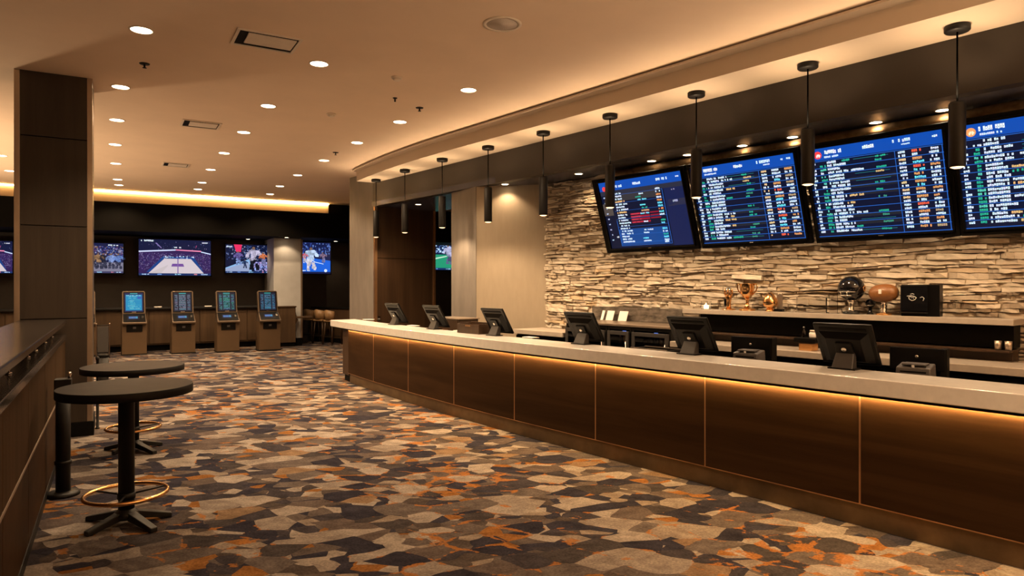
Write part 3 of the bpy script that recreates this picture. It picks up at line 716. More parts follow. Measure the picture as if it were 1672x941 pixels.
def tv(px0, px1, py0, py1, Y, draw, label, dx=0):
    a, b = at_Y(px0, py1, Y), at_Y(px1, py1, Y); c = at_Y((px0 + px1) / 2, (py0 + py1) / 2, Y); top = at_Y((px0 + px1) / 2, py0, Y).z; bot = at_Y((px0 + px1) / 2, py1, Y).z
    w, h = b.x - a.x, top - bot
    t = thing('television', label, 'television', (c.x, Y, bot), 0, 'wall televisions showing sport')
    m = MB(); m.box(0, .045, -.03, w + .06, .05, h + .06); m.build('casing', M['black'], t, .006)
    m = MB(); m.box(0, .01, -.03, w + .06, .03, .028).box(0, .01, h + .002, w + .06, .03, .028).box(-w / 2 - .016, .01, -.03, .028, .03, h + .06).box(w / 2 + .016, .01, -.03, .028, .03, h + .06); m.build('bezel', M['plastic'], t)
    m = MB(); m.box(0, (YB - Y + .07) / 2, h * .3, .5, YB - Y - .07, h * .4); m.build('wall_mount', M['blackmetal'], t)
    d = Disp(w, h, .012); draw(d); d.build('display', M['tv'], t)
    return t
YT = 21.75
tv(228, 345.5, 392, 450, YT, arena, 'large television showing a whole pale basketball court, above the kiosks')
tv(118, 202, 397, 446, YT, melee, 'television with a red and blue player scrum, half hidden by dark pillar')
tv(-75, 21, 393, 446, YT, arena, 'television with a pale court, at the frame edge beyond the dark pillar')
tv(369, 446, 400, 446, YT, court, 'television with a red banner picture, just beside the white column')
tv(483, 540, 396, 447, YT, turf, 'television showing a player on blue turf, past the white column')
tv(690, 770, 387, 441, YT, pitch, 'television showing a green pitch, glimpsed beside the big bar column')

# ------------------------------------------------------------------ betting kiosks
def kscreen(d, kind):
    if kind == 0:
        d.rect(0, 0, 1, 1, (.01, .02, .10), 0); d.rect(.06, .07, .94, .90, (.008, .30, .58), 1)
        d.text(.10, .84, 8, .04, .05, (.45, .9, 1)); d.text(.62, .84, 6, .04, .05, (.45, .9, 1))
        for i in range(16): d.text(.10 + rnd.uniform(0, .25), .12 + i * .045, rnd.choice((5, 8, 11)), .024, .05, rnd.choice(((.15, .80, .85), (.3, .9, .8), (.05, .5, .7))))
        d.rect(.70, .68, .92, .80, (.03, .12, .5), 4)
    else:
        d.rect(0, 0, 1, 1, (.008, .012, .035), 0)
        c2 = {1: [(.16, .24, .36), (.14, .30, .40), (.24, .22, .32)], 2: [(.04, .28, .30), (.05, .38, .32), (.10, .24, .40)], 3: [(.03, .20, .34), (.06, .28, .45), (.12, .24, .40)]}[kind]
        d.rect(.30, .08, .70, .92, tuple(x * .15 for x in c2[0]), 1)
        for i in range(18):
            y = .08 + i * .046
            d.text(.06, y, 3, .018, .055, tuple(1.5 * q for q in rnd.choice(c2))); d.text(.30, y, 7, .020, .056, tuple(1.7 * q for q in rnd.choice(c2))); d.text(.78, y, 3, .018, .055, tuple(1.5 * q for q in rnd.choice(c2)))
    d.rect(.30, .945, .70, .985, (.05, .5, .5), 4)
def kiosk(px, pyb, kind, label):
    p = at_z(px, pyb, 0)
    t = thing('betting_kiosk', label, 'kiosk', (p.x, p.y + .24, 0), R(2), 'self service betting kiosks before the back wall')
    w = .56
    MB().box(0, .0, .03, w, .46, .78).build('cabinet', M['kiosk'], t, .006)
    MB().box(0, .0, 0, w + .02, .48, .035).build('plinth', M['blackmetal'], t)
    MB().prism([(-.18, -.245), (.18, -.245), (.18, -.22), (-.18, -.22)], .60, .785).build('slot_panel', M['plastic'], t, .003)
    MB().box(0, -.25, .68, .07, .012, .05).build('ticket_slot', M['greyp'], t)
    m = MB(); m.hexa([(-.28, -.32, .80), (.28, -.32, .80), (.28, .2, .80), (-.28, .2, .80), (-.28, -.32, .84), (.28, -.32, .84), (.26, -.02, 1.07), (-.26, -.02, 1.07)])
    m.add([(-.28, .2, .80), (.28, .2, .80), (.26, .2, 1.07), (-.26, .2, 1.07), (-.26, -.02, 1.07), (.26, -.02, 1.07)], [(0, 3, 2, 1), (4, 5, 2, 3)])
    con = m.build('console', M['kioskedge'], t, .006)
    sl = math.atan2(.23, .30); Tc = TR(0, -.32, .842) @ RX(sl - PI / 2 + PI / 2)
    MB().box(0, .19, 0, .50, .33, .006, 0, Tc).build('console_panel', M['plastic'], con)
    d = Disp(.27, .17, -.01, ox=-.02, oz=0); d.rect(0, 0, 1, 1, (.006, .008, .02), 0); d.rect(.12, .30, .86, .80, (.07, .17, .42), 1); d.rect(.70, .36, .84, .74, (.06, .35, .48), 2); d.text(.18, .5, 9, .1, .05, (.2, .35, .7), 3)
    d.build('console_display', M['kscreen'], con, Tc @ TR(0, .10, 0) @ RX(-PI / 2))
    MB().box(.19, .2, .006, .05, .08, .012, 0, Tc).build('button_pad', M['chrome'], con)
    th = R(-13); Th = TR(0, -.03, 1.06) @ RX(th)
    m = MB(); hw_, hh, rr = .265, .60, .045
    pts = []
    for cx_, cz_, a0 in ((hw_ - rr, hh - rr, 0), (-hw_ + rr, hh - rr, 90)):
        for k in range(5): a = R(a0 + 22.5 * k); pts.append((cx_ + rr * math.cos(a), cz_ + rr * math.sin(a)))
    pts += [(-hw_, 0), (hw_, 0)]
    n = len(pts)
    m.add([(x, 0, z) for x, z in pts] + [(x, .11, z) for x, z in pts], [tuple(range(n))[::-1], tuple(range(n, 2 * n))] + [(i, (i + 1) % n, n + (i + 1) % n, n + i) for i in range(n)], 0, False, Th)
    hd = recalc(m.build('screen_housing', M['kioskedge'], t, .006))
    MB().box(0, -.004, .025, .47, .012, .55, 0, Th).build('screen_bezel', M['plastic'], hd)
    d = Disp(.42, .50, -.012, oz=.05); kscreen(d, kind); d.build('display', M['kscreen'], hd, Th)
    MB().box(0, -.013, .034, .10, .006, .010, 0, Th).build('badge', M['chrome'], hd)
    return t
kiosk(219, 580.5, 0, 'bronze betting kiosk with the bright cyan screen')
kiosk(299.5, 578, 1, 'bronze betting kiosk with grey list screen, under the basketball court television')
kiosk(372.5, 575.5, 2, 'bronze betting kiosk with teal list screen, under the red banner television')
kiosk(440.5, 573, 3, 'bronze betting kiosk with dark blue list screen, closest to white column')
kiosk(135, 583, 2, 'bronze betting kiosk mostly hidden behind the dark left pillar')
# small white trays on the wainscot ledge
for px, lab in ((258, 'small white tray on the wainscot ledge between the cyan and grey screen kiosks'), (340, 'small white tray on the wainscot ledge between grey and teal screen kiosks')):
    p = at_Y(px, 503, 21.0)
    o = tag(MB().prism([(-.09, -.05), (.09, -.05), (.10, .05), (-.10, .05)], 0, .025).build('serving_tray', M['white'], None, .005), lab, 'tray', 'trays on the back ledge'); o.location = (p.x, 21.0, 1.19)

# stools by the angled partition
def stool(px, py, label, rot):
    p = at_z(px, py, 0)
    t = thing('bar_stool', label, 'stool', (p.x, p.y, 0), rot, 'wooden bar stools in the back room')
    MB().box(0, 0, .70, .40, .38, .05).build('seat', M['chairwood'], t, .015)
    m = MB(); seg = 10; vs, fs = [], []
    for i in range(seg + 1):
        a = R(-70 + 140 * i / seg); x = .22 * math.sin(a); y = -.02 - .19 * math.cos(a) * 1
        dy = .018
        vs += [(x, y, .75), (x * .94, y + dy, .75), (x * 1.05, y - .03, 1.06 - .05 * abs(i - 5) / 5), (x * .99, y - .03 + dy, 1.06 - .05 * abs(i - 5) / 5)]
    for i in range(seg):
        b, c = 4 * i, 4 * i + 4
        fs += [(b, c, c + 2, b + 2), (b + 1, b + 3, c + 3, c + 1), (b + 2, c + 2, c + 3, b + 3), (b, b + 1, c + 1, c)]
    fs += [(0, 2, 3, 1), (4 * seg, 4 * seg + 1, 4 * seg + 3, 4 * seg + 2)]
    recalc(m.add(vs, fs, 0, True).build('backrest', M['chairwood'], t))
    for sx in (-1, 1):
        for sy in (-1, 1): MB().tube([(sx * .15, sy * .14, .70), (sx * .20, sy * .19, 0)], [.02, .014], 8).build('leg', M['darkwood'], t)
    MB().tube([(-.18, -.17, .25), (.18, -.17, .25), (.18, .17, .25), (-.18, .17, .25)], .010, 8, 0, True).build('footrest', M['blackmetal'], t)
stool(508, 559, 'wooden bar stool with rounded back, closest to the white column', R(-55))
stool(526, 561, 'wooden bar stool with rounded back, middle of three by the booth partition', R(-60))
stool(543, 563, 'wooden bar stool with rounded back, closest to the service counter end', R(-65))

# ------------------------------------------------------------------ round tables
def table(px, py, pyt, rad, ringpy, ringr, tips, label):
    c = at_z(px, py, 0); d = EYE * F / (py - HZ); zt = EYE - (pyt - HZ) / F * d
    t = thing('bar_table', label, 'table', c, 0, 'round pedestal bar tables')
    tt = MB().lathe([(.0001, zt), (rad - .003, zt), (rad - .003, zt - .06), (.0001, zt - .06)][::-1], 64, sm=False).build('tabletop', M['tabletop'], t)
    MB().lathe([(rad - .003, zt - .062), (rad, zt - .06), (rad, zt - .002), (rad - .004, zt + .001), (rad - .006, zt + .0005)], 64, caps=False).build('edge_band', M['tableedge'], tt)
    MB().lathe([(.0001, zt - .062), (rad - .003, zt - .062)], 64).build('underside', M['tableedge'], tt)
    MB().lathe([(.055, .07), (.055, zt - .09), (.16, zt - .072), (.16, zt - .062)], 20).build('column', M['blackmetal'], t)
    MB().lathe([(.09, .05), (.09, .085), (.055, .12)], 20).build('hub', M['blackmetal'], t)
    for a, b in tips:
        q = at_z(a, b, 0) - c; L = min(q.length, .42); an = math.atan2(q.y, q.x); Tq = RZ(an)
        MB().hexa([(.05, -.035, .045), (L, -.028, 0), (L, .028, 0), (.05, .035, .045), (.05, -.035, .105), (L, -.026, .035), (L, .026, .035), (.05, .035, .105)], 0, Tq).build('leg', M['blackmetal'], t, .006)
        MB().lathe([(.022, -.0), (.022, .006)], 12).build('glide', M['black'], t, 0, False, TR(math.cos(an) * (L - .03), math.sin(an) * (L - .03), 0))
    zr = EYE - (ringpy - HZ) / F * d
    fr = MB().tube([(ringr * math.cos(2 * PI * k / 48), ringr * math.sin(2 * PI * k / 48), zr) for k in range(48)], .0155, 10, 0, True)
    ro = fr.build('foot_ring', M['brass'], t)
    m = MB()
    for k in range(3):
        a = 2 * PI * k / 3 + .3; m.tube([(.05 * math.cos(a), .05 * math.sin(a), zr - .01), (ringr * math.cos(a), ringr * math.sin(a), zr)], .008, 8)
    m.lathe([(.062, zr - .035), (.062, zr + .01)], 16)
    m.build('ring_bracket', M['blackmetal'], ro)
    return t
table(206.5, 856, 630, .455, 806, .278, ((139.6, 877), (252, 870), (280, 843), (143.5, 850)), 'nearer round dark pedestal table with a brass foot ring')
table(218, 736, 597, .50, 698, .262, ((172, 735), (184, 743), (253, 742), (264, 727)), 'farther round dark pedestal table partly hidden behind the nearer one')

# black post by the half wall
p = at_z(103, 809, 0)
t = thing('stanchion_post', 'thick black stanchion post standing against the left half wall', 'post', p)
MB().lathe([(.125, 0), (.125, .02), (.11, .035), (.06, .04)], 28).build('base', M['blackmetal'], t)
MB().lathe([(.055, .035), (.055, .92)], 20).build('shaft', M['blackmetal'], t)
MB().lathe([(.064, .27), (.064, .30)], 20).build('collar', M['blackmetal'], t)
MB().box(0, 0, .90, .125, .125, .10).build('head', M['blackmetal'], t, .008)
MB().lathe([(.012, 0), (.012, .03), (.02, .045), (.012, .06)], 12).build('clip', M['chrome'], t, 0, False, TR(.045, 0, .995))
p = at_z(153.5, 701, 0); p.x = max(p.x, PX1 + .045)
t = thing('barrier_post', 'slim black barrier post beside the dark left pillar', 'post', p)
MB().lathe([(.026, 0), (.026, .012), (.016, .02), (.016, .86), (.021, .865), (.021, .90), (.0001, .91)], 14).build('shaft', M['blackmetal'], t)
MB().lathe([(.019, .5), (.019, .53)], 14).build('collar', M['chrome'], t)
p = at_z(168.5, 642, 0)
t = thing('waste_bin', 'slim black cylindrical waste bin behind the round tables', 'bin', p)
MB().lathe([(.072, 0), (.08, .01), (.082, .60)], 24).build('body', M['blackmetal'], t)
MB().lathe([(.086, .60), (.086, .635), (.06, .65), (.03, .65), (.028, .61)], 24).build('lid', M['black'], t)
p = at_z(168, 584, 0)
t = thing('screen_stand', 'grey panelled stand with metal posts between the pillar and cyan kiosk', 'stand', p)
MB().box(0, 0, .13, .24, .03, .64).build('panel', M['darkgrey'], t, .004)
for x in (-.14, .14):
    MB().lathe([(.013, .02), (.013, .83), (.02, .835), (.02, .85)], 12).build('post', M['champagne'], t, 0, False, TR(x, 0, 0))
    MB().box(x, 0, 0, .04, .2, .02).build('foot', M['blackmetal'], t, .003)
MB().tube([(-.14, 0, .80), (.14, 0, .80)], .012).build('crossbar', M['blackmetal'], t)

# ------------------------------------------------------------------ pendants
pend = [(1563, 42), (1319, 104), (1137, 151), (996, 187), (887, 215), (797, 239), (722, 259), (661, 277), (614, 293)]
plab = ['nearest black cylinder pendant, beside the orange crested board', 'black cylinder pendant hanging between the two brightest odds boards', 'black cylinder pendant hanging between the red rowed board and its neighbour', 'black cylinder pendant hanging in front of the red rowed odds board', 'black cylinder pendant at the left edge of the stone wall', 'black cylinder pendant in front of the beige return wall', 'black cylinder pendant in front of the green pitch television gap', 'black cylinder pendant in front of the dark wood column face', 'farthest black cylinder pendant, at the corner of the grey clad column']
proto = None
PEND_DOWN, PEND_UP = 92, 31
for i, (px, py) in enumerate(pend):
    p = at_z(px, py, SOF)
    if proto is None:
        t = thing('pendant_lamp', plab[i], 'lamp', (p.x, p.y, SOF), 0, 'black cylinder pendants along the counter')
        MB().lathe([(.0001, 0), (.095, 0), (.098, -.006), (.098, -.045), (.088, -.055), (.0001, -.055)][::-1], 28).build('ceiling_canopy', M['blackmetal'], t)
        MB().tube([(0, 0, -.05), (0, 0, -.66)], .0075, 8).build('stem', M['stemblack'], t)
        MB().lathe([(.0001, -.65), (.012, -.65), (.014, -.662), (.058, -.664), (.064, -.672), (.064, -1.20), (.061, -1.21), (.052, -1.21), (.050, -1.195), (.0001, -1.195)][::-1], 28).build('lamp_shade', M['blackmetal'], t)
        MB().lathe([(.0001, -1.222), (.030, -1.220), (.051, -1.211), (.051, -1.205), (.0001, -1.205)], 24).build('lens', M['pendlens'], t)
        MB().lathe([(.054, -.655), (.058, -.655), (.058, -.662), (.054, -.662), (.054, -.655)], 20).build('shade_rim', M['blackmetal'], t)
        spot('pendant_down', (0, 0, -1.235), PEND_DOWN, 150, .55, parent=t)
        spot('pendant_up', tuple(UN * -.058 + Vector((0, 0, -.64))), PEND_UP, 140, .8, parent=t, rot=(PI, 0, 0))
        proto = t
    else:
        t = copy_tree(proto); t.location = (p.x, p.y, SOF); t['label'] = plab[i]

# ------------------------------------------------------------------ ceiling fittings
rows = {'left row by the dark pillar': [(231, 49), (197, 142), (191, 196), (188, 236), (189, 267), (192, 293), (194, 302)],
        'middle row': [(521, 104), (438, 173), (398, 216), (366, 250), (344, 277), (330, 298), (323, 309)],
        'row closest to the soffit': [(765, 147), (653, 199), (583, 233), (529, 262), (486, 286), (457, 304), (441, 317)],
        'row beyond the dark pillar': [(1, 254), (16, 279)]}
dl = None; DOWN = 300; UPL = 600
for row, pts in rows.items():
    for i, (px, py) in enumerate(pts):
        p = at_z(px, py, CEIL)
        lab = f'round recessed ceiling downlight, {ORD[i]} to the camera in the {row}' if i == 0 else f'round recessed ceiling downlight, {ORD[i]} from the camera in the {row}'
        if dl is None:
            t = thing('ceiling_downlight', lab, 'light', (p.x, p.y, CEIL), 0, 'recessed downlights in the main ceiling')
            MB().lathe([(.095, 0), (.108, 0), (.110, -.004), (.106, -.007), (.095, -.006), (.095, 0)], 32).build('trim_ring', M['offwhite'], t)
            MB().lathe([(.0001, -.012), (.06, -.010), (.094, -.003), (.094, 0), (.0001, 0)], 32).build('lens', M['lens'], t)
            spot('downlight_beam', (0, 0, -.03), DOWN, 130, .5, parent=t, size=.08)
            dl = t
        else:
            t = copy_tree(dl); t.location = (p.x, p.y, CEIL); t['label'] = lab
sd = None
lowl = [((1539, 180), 'small downlight over the orange crested odds board'), ((1430, 200), 'small downlight over the large red badge odds board'), ((1294, 224), 'small downlight above the gap between the second and third odds boards'), ((1212, 238), 'small downlight over the middle of the second odds board'), ((1123, 253), 'small downlight above the gap between the first two odds boards'), ((1064, 263), 'small downlight over the red rowed odds board'), ((945, 284), 'small downlight over the bare ledgestone beside the boards'), ((841, 303), 'small downlight over the beige return wall'), ((772, 317), 'small downlight near the green pitch television gap'), ((683, 334), 'small downlight over the dark wood column face')]
for (px, py), lab in lowl:
    p = at_z(px, py, LOW)
    if px in (841, 772): p = p - UN * .22
    lab += ', in the recess ceiling'
    if sd is None:
        t = thing('recess_downlight', lab, 'light', (p.x, p.y, LOW), 0, 'small downlights in the recess ceiling')
        MB().lathe([(.058, 0), (.07, 0), (.071, -.004), (.058, -.004), (.058, 0)], 24).build('trim_ring', M['offwhite'], t)
        MB().lathe([(.0001, -.006), (.057, -.002), (.057, 0), (.0001, 0)], 24).build('lens', M['lens'], t)
        spot('recess_beam', (0, 0, -.02), 30, 120, .5, parent=t)
        sd = t
    else:
        t = copy_tree(sd); t.location = (p.x, p.y, LOW); t['label'] = lab
for px, yy, lab in ((468, 20.45, 'small downlight under the back bulkhead directly before the white column'), (405, 21.75, 'small downlight under the back bulkhead over the red banner television'), (548, 21.4, 'small downlight under the back bulkhead beyond the blue turf television')):
    p = at_Y(px, 380, yy); t = copy_tree(sd); t.location = (p.x, yy, 3.2); t['label'] = lab
# the same rows of downlights go on behind the camera and over the unseen left side; unseen uplights are added there to brighten the ceiling
for x, y in ((3.4, -2.2), (5.6, -2.0), (3.2, .8), (-3.2, 9.0), (-3.2, 13.0)):
    spot('downlight_beam', (x, y, CEIL - .03), DOWN, 130, .5, size=.08)
for x, y, pw_ in ((1.2, -3.2, .5), (4.0, -3.4, 2.0), (7.0, -2.4, 2.4), (-3.2, 13.5, .7), (-3.2, 17.0, .6)):
    spot('added_uplight', (x, y, 1.6), UPL * pw_, 165, .5, size=.25, rot=(PI, 0, 0))
# vents
for px, py, w, h, lab in ((435, 67, .62, .46, 'large square ceiling air vent near the camera'), (328, 203, .55, .45, 'mid-distance ceiling air vent between the downlight rows'), (287, 269, .50, .45, 'farthest ceiling air vent, close to the back wall')):
    p = at_z(px, py, CEIL)
    t = thing('ceiling_vent', lab, 'vent', (p.x, p.y, CEIL), 0, 'air vents in the ceiling')
    m = MB(); m.box(0, -h / 2, -.012, w, .03, .012).box(0, h / 2, -.012, w, .03, .012).box(-w / 2 + .015, 0, -.012, .03, h - .03, .012).box(w / 2 - .015, 0, -.012, .03, h - .03, .012); m.build('frame', M['offwhite'], t)
    MB().box(0, 0, -.003, w - .06, h - .03, .003).build('duct', M['black'], t)
    MB().box(.03, -.04, -.022, w - .16, h - .16, .012).build('diffuser_plate', M['offwhite'], t, .003)
p = at_z(820, 39, CEIL)
t = thing('ceiling_speaker', 'large round ceiling speaker with grey grille near the soffit', 'speaker', (p.x, p.y, CEIL))
MB().lathe([(.15, 0), (.185, 0), (.186, -.008), (.15, -.010), (.15, 0)], 40).build('rim', M['offwhite'], t)
MB().lathe([(.0001, -.010), (.02, -.012), (.022, -.010), (.15, -.006), (.15, 0), (.0001, 0)], 40).build('grille', M['grille'], t)
for px, py, lab in ((236, 104, 'black fire sprinkler head near the closest left downlight'), (685, 176, 'black fire sprinkler head near the soffit row of downlights'), (548, 249, 'black fire sprinkler head toward the soffit far end'), (645, 160, 'small black sprinkler tip beside the white smoke detector')):
    p = at_z(px, py, CEIL); k = .55 if px == 645 else 1
    t = thing('fire_sprinkler', lab, 'sprinkler', (p.x, p.y, CEIL), 0, 'sprinkler heads')
    MB().lathe([(.0001, -.008), (.05 * k, -.008), (.055 * k, 0), (.0001, 0)], 20).build('escutcheon', M['blackmetal'], t)
    MB().lathe([(.0001, -.05), (.022 * k, -.05), (.022 * k, -.045), (.010, -.04), (.010, -.008)], 12).build('head', M['blackmetal'], t)
for px, py, lab in ((648, 126, 'white round smoke detector, larger one near the speaker'), (541, 186, 'white round smoke detector, smaller one between downlight rows')):
    p = at_z(px, py, CEIL)
    t = thing('smoke_detector', lab, 'detector', (p.x, p.y, CEIL), 0, 'smoke detectors')
    MB().lathe([(.0001, -.022), (.062, -.020), (.066, 0), (.0001, 0)], 24).build('base', M['offwhite'], t)
    MB().lathe([(.0001, -.046), (.030, -.044), (.045, -.034), (.046, -.020)], 24).build('sensor', M['offwhite'], t)

# ------------------------------------------------------------------ counter monitors
def monitor(u, rot, label, rnd_badge=True):
    gg = g(u)
    t = barthing('point_of_sale_monitor', label, 'monitor', u, 5.57 + gg, 1.12, R(rot), 'black monitors along the counter')
    w, h = .465, .39
    T1 = TR(0, .145, .035) @ RX(R(31))
    m = MB(); m.box(0, 0, 0, w, .028, h, 0, T1); sh = m.build('screen_shell', M['plastic'], t, .008)
    m = MB()
    m.hexa([(-w * .42, -.014, .03), (w * .42, -.014, .03), (w * .42, -.013, .03), (-w * .42, -.013, .03), (-w * .42, -.014, h * .80), (w * .42, -.014, h * .80), (w * .42, -.013, h * .80), (-w * .42, -.013, h * .80)], 0, T1)
    vs = [(-w * .43, -.013, .025), (w * .43, -.013, .025), (w * .43, -.013, h * .82), (-w * .43, -.013, h * .82), (-w * .30, -.05, .06), (w * .30, -.05, .06), (w * .30, -.05, h * .70), (-w * .30, -.05, h * .70)]
    m.add(vs, [(0, 1, 5, 4), (1, 2, 6, 5), (2, 3, 7, 6), (3, 0, 4, 7), (4, 5, 6, 7)], 0, False, T1)
    recalc(m.build('back_cover', M['plastic'], t, .006))
    MB().box(0, -.016, h * .86, w * .8, .006, .022, 0, T1).build('vent_strip', M['black'], t)
    MB().hexa([(-.075, -.072, .10), (.075, -.072, .10), (.075, -.045, .10), (-.075, -.045, .10), (-.065, -.066, h * .62), (.065, -.066, h * .62), (.065, -.045, h * .62), (-.065, -.045, h * .62)], 0, T1).build('mount_plate', M['plastic'], t, .004)
    MB().lathe([(.0001, 0), (.021, 0), (.021, .006), (.016, .008), (.0001, .008)], 20).build('badge', M['chrome'], t, 0, False, T1 @ TR(0, -.066, h * .47) @ RX(PI / 2))
    MB().box(0, .016, .02, w - .05, .004, h - .04, 0, T1).build('screen', M['gloss'], t)
    MB().hexa([(-.085, -.055, 0), (.085, -.055, 0), (.085, .035, 0), (-.085, .035, 0), (-.07, .02, .15), (.07, .02, .15), (.07, .06, .15), (-.07, .06, .15)]).build('stand', M['darkgrey'], t, .006)
    MB().prism([(-.11, -.065), (.11, -.065), (.11, .06), (-.11, .06)], 0, .012).build('foot', M['plastic'], t, .004)
ml = ['black counter monitor farthest from the camera, by the copper edged column', 'black counter monitor, second from the far end of counter', 'black counter monitor in front of the beige return wall', 'black counter monitor in front of the back bar refrigerators', 'black counter monitor in front of the trophy shelf end with gold cup', 'black counter monitor below the football trophy, with the amber box just behind', 'black monitor cut by the frame edge at the counter']
for (u, rot), lab in zip(((10.28, 0), (8.84, 0), (7.19, 1), (5.52, 1), (4.03, 1), (2.53, 1), (1.06, 1)), ml): monitor(u, rot, lab)

def printer(u, label, n=5.93):
    t = barthing('receipt_printer', label, 'printer', u, n + g(u), .983, R(8), 'grey receipt printers')
    MB().hexa([(-.13, -.11, 0), (.13, -.11, 0), (.13, .11, 0), (-.13, .11, 0), (-.12, -.085, .165), (.12, -.085, .165), (.12, .1, .19), (-.12, .1, .19)]).build('body', M['greyp'], t, .01)
    MB().box(0, -.088, .125, .18, .012, .012, 0).build('paper_slot', M['black'], t)
    MB().box(0, .0, .178, .17, .14, .016, 0).build('lid', M['greyp'], t, .006)
    MB().box(0, -.082, .165, .02, .01, .022).build('latch', M['chrome'], t)
def terminal(u, label, n=6.05):
    t = barthing('display_terminal', label, 'terminal', u, n + g(u), .983, R(10), 'black display terminals')
    MB().box(0, 0, .12, .40, .03, .18).build('screen_panel', M['plastic'], t, .006)
    MB().box(.185, .06, 0, .05, .14, .30).build('side_housing', M['black'], t, .006)
    MB().box(0, .03, 0, .16, .18, .03).build('base', M['blackmetal'], t, .004)
    MB().box(0, .02, .03, .05, .03, .12).build('neck', M['blackmetal'], t)
    MB().lathe([(.0001, 0), (.014, 0), (.012, .006), (.0001, .006)], 14).build('badge', M['chrome'], t, 0, False, TR(0, -.015, .23) @ RX(PI / 2))
for px, lp, lt in ((1484, 'grey receipt printer on the work shelf below the black display box and football', 'black display terminal behind the printer below the black display box'), (1212, 'grey receipt printer below the gold cup and egg trophies', 'black display terminal behind the printer below the gold cup')):
    q, _ = un(at_n(px, 600, 5.85)); printer(q - .02, lp)
    q, _ = un(at_n(px + 8, 590, 6.05)); terminal(q, lt, 6.12)

# condiment stack under the shelf
q, nq = un(at_n(1320, 570, 7.08))
t = barthing('wooden_box', 'amber wooden box on the low back worktop behind a monitor', 'box', q, 7.08, 1.10)
MB().box(0, 0, 0, .145, .14, .075).build('body', M['amber'], t, .006)
MB().box(0, 0, .075, .15, .145, .012).build('lid', M['darkwood'], t, .003)
o = tag(recalc(MB().prism([(-.12, -.09), (.12, -.09), (.12, .09), (-.12, .09)], 0, .05).build('caddy_tray', M['black'], None, .008)), 'black caddy tray on top of the amber wooden box', 'tray'); o.location = bar(q, 7.08, 1.187); o.rotation_euler = (0, 0, BROT)
bt_ = thing('sauce_bottle', 'slim dark bottle standing on the black caddy tray', 'bottle', bar(q + .05, 7.08, 1.237), 0)
MB().lathe([(.016, 0), (.018, .005), (.018, .06), (.008, .08), (.008, .10)], 14).build('body', M['smoke'], bt_); MB().lathe([(.010, .10), (.010, .115)], 12).build('cap', M['chrome'], bt_)
bt_ = thing('spice_jar', 'round pale jar standing on the black caddy tray', 'jar', bar(q - .055, 7.06, 1.237), 0)
MB().lathe([(.03, 0), (.034, .01), (.034, .05), (.026, .062)], 18).build('body', M['white'], bt_); MB().lathe([(.028, .062), (.03, .07), (.026, .085), (.0001, .086)], 18).build('lid', M['champagne'], bt_)
for px, lab in ((1624, 'short shiny tumbler at the shelf end, farther of a pair'), (1641, 'short shiny tumbler at the shelf end, nearer of a pair')):
    q, _ = un(at_n(px, 556, 7.26)); o = tag(MB().lathe([(.0001, .004), (.026, .004), (.030, .085), (.027, .085), (.023, .012), (.0001, .012)], 18).build('tumbler', M['champagne'], None), lab, 'glass', 'tumblers near the shelf end'); o.location = bar(q, 7.36, 1.2072)

# things lying on the counter
def paper(px, py, w, d, rot, lab, n=1):
    p = at_z(px, py, 1.12)
    t = thing('paper_stack', lab, 'papers', p, BROT + R(rot), 'paper stacks on the counter')
    for i in range(3): MB().box(rnd.uniform(-.01, .01), rnd.uniform(-.01, .01), .004 * i, w, d, .0038, 0, RZ(rnd.uniform(-.15, .15))).build('sheet', M['white'], t)
    return t
paper(675, 532.5, .17, .11, 10, 'white paper stack beside the farthest counter monitor')
paper(752, 541, .20, .12, 4, 'white paper stack in front of the brown tray box')
paper(866, 552, .20, .12, -6, 'white paper stack beside the monitor near the beige wall')
p = at_z(784, 545, 1.12)
t = thing('tray_box', 'open brown tray box on the counter between second and third far monitors', 'box', bar(un(p)[0] + .12, un(p)[1], 1.12), BROT)
m = MB(); m.box(0, 0, 0, .52, .26, .012).box(0, -.124, .012, .52, .012, .12).box(0, .124, .012, .52, .012, .14).box(-.254, 0, .012, .012, .236, .13).box(.254, 0, .012, .012, .236, .13); m.build('body', M['darkwood'], t, .002)
MB().box(0, -.13, .10, .12, .006, .02).build('label_holder', M['copper'], t)
q, nq = un(at_n(1075, 568, 6.0))
t = barthing('bar_tray', 'low dark rimmed service tray on the work shelf before the refrigerators', 'tray', q, 5.95, .983)
m = MB(); m.box(0, 0, 0, .50, .26, .02).box(0, -.125, .02, .50, .012, .10).box(0, .125, .02, .50, .012, .10).box(-.245, 0, .02, .012, .24, .10).box(.245, 0, .02, .012, .24, .10); m.build('body', M['blackmetal'], t, .003)
m = MB(); m.box(0, -.125, .12, .50, .016, .006).box(0, .125, .12, .50, .016, .006); m.build('rim', M['champagne'], t)
q, nq = un(at_n(690, 530, 6.2))
t = barthing('file_cabinet', 'low brown cabinet behind the two farthest counter monitors', 'cabinet', 9.55, 6.6, 0)
MB().box(0, 0, .05, .75, .4, 1.18).build('body', M['darkwood'], t, .004)
MB().box(0, 0, 1.23, .79, .44, .02).build('top', M['champagne'], t, .003); MB().box(0, 0, 0, .7, .36, .05).build('plinth', M['black'], t)
for z in (.12, .50, .88): d_ = MB().box(0, -.205, z, .70, .02, .34).build('drawer', M['darkwood'], t, .003); MB().box(0, -.222, z + .17, .14, .016, .012).build('handle', M['copper'], d_)
p = at_z(602, 523.2, 1.12)
t = thing('counter_plate', 'flat pale plate at the far end of counter', 'plate', p)
MB().lathe([(.07, 0), (.075, .004), (.12, .016), (.122, .019), (.075, .009), (.0001, .008)], 32).build('dish', M['white'], t); MB().lathe([(.06, -.0), (.06, .004)], 24).build('foot_rim', M['white'], t)
p = at_z(611, 524.2, 1.12); p = p + UN * .1
t = thing('card_holder', 'small clear card holder beside the pale plate', 'holder', p, BROT)
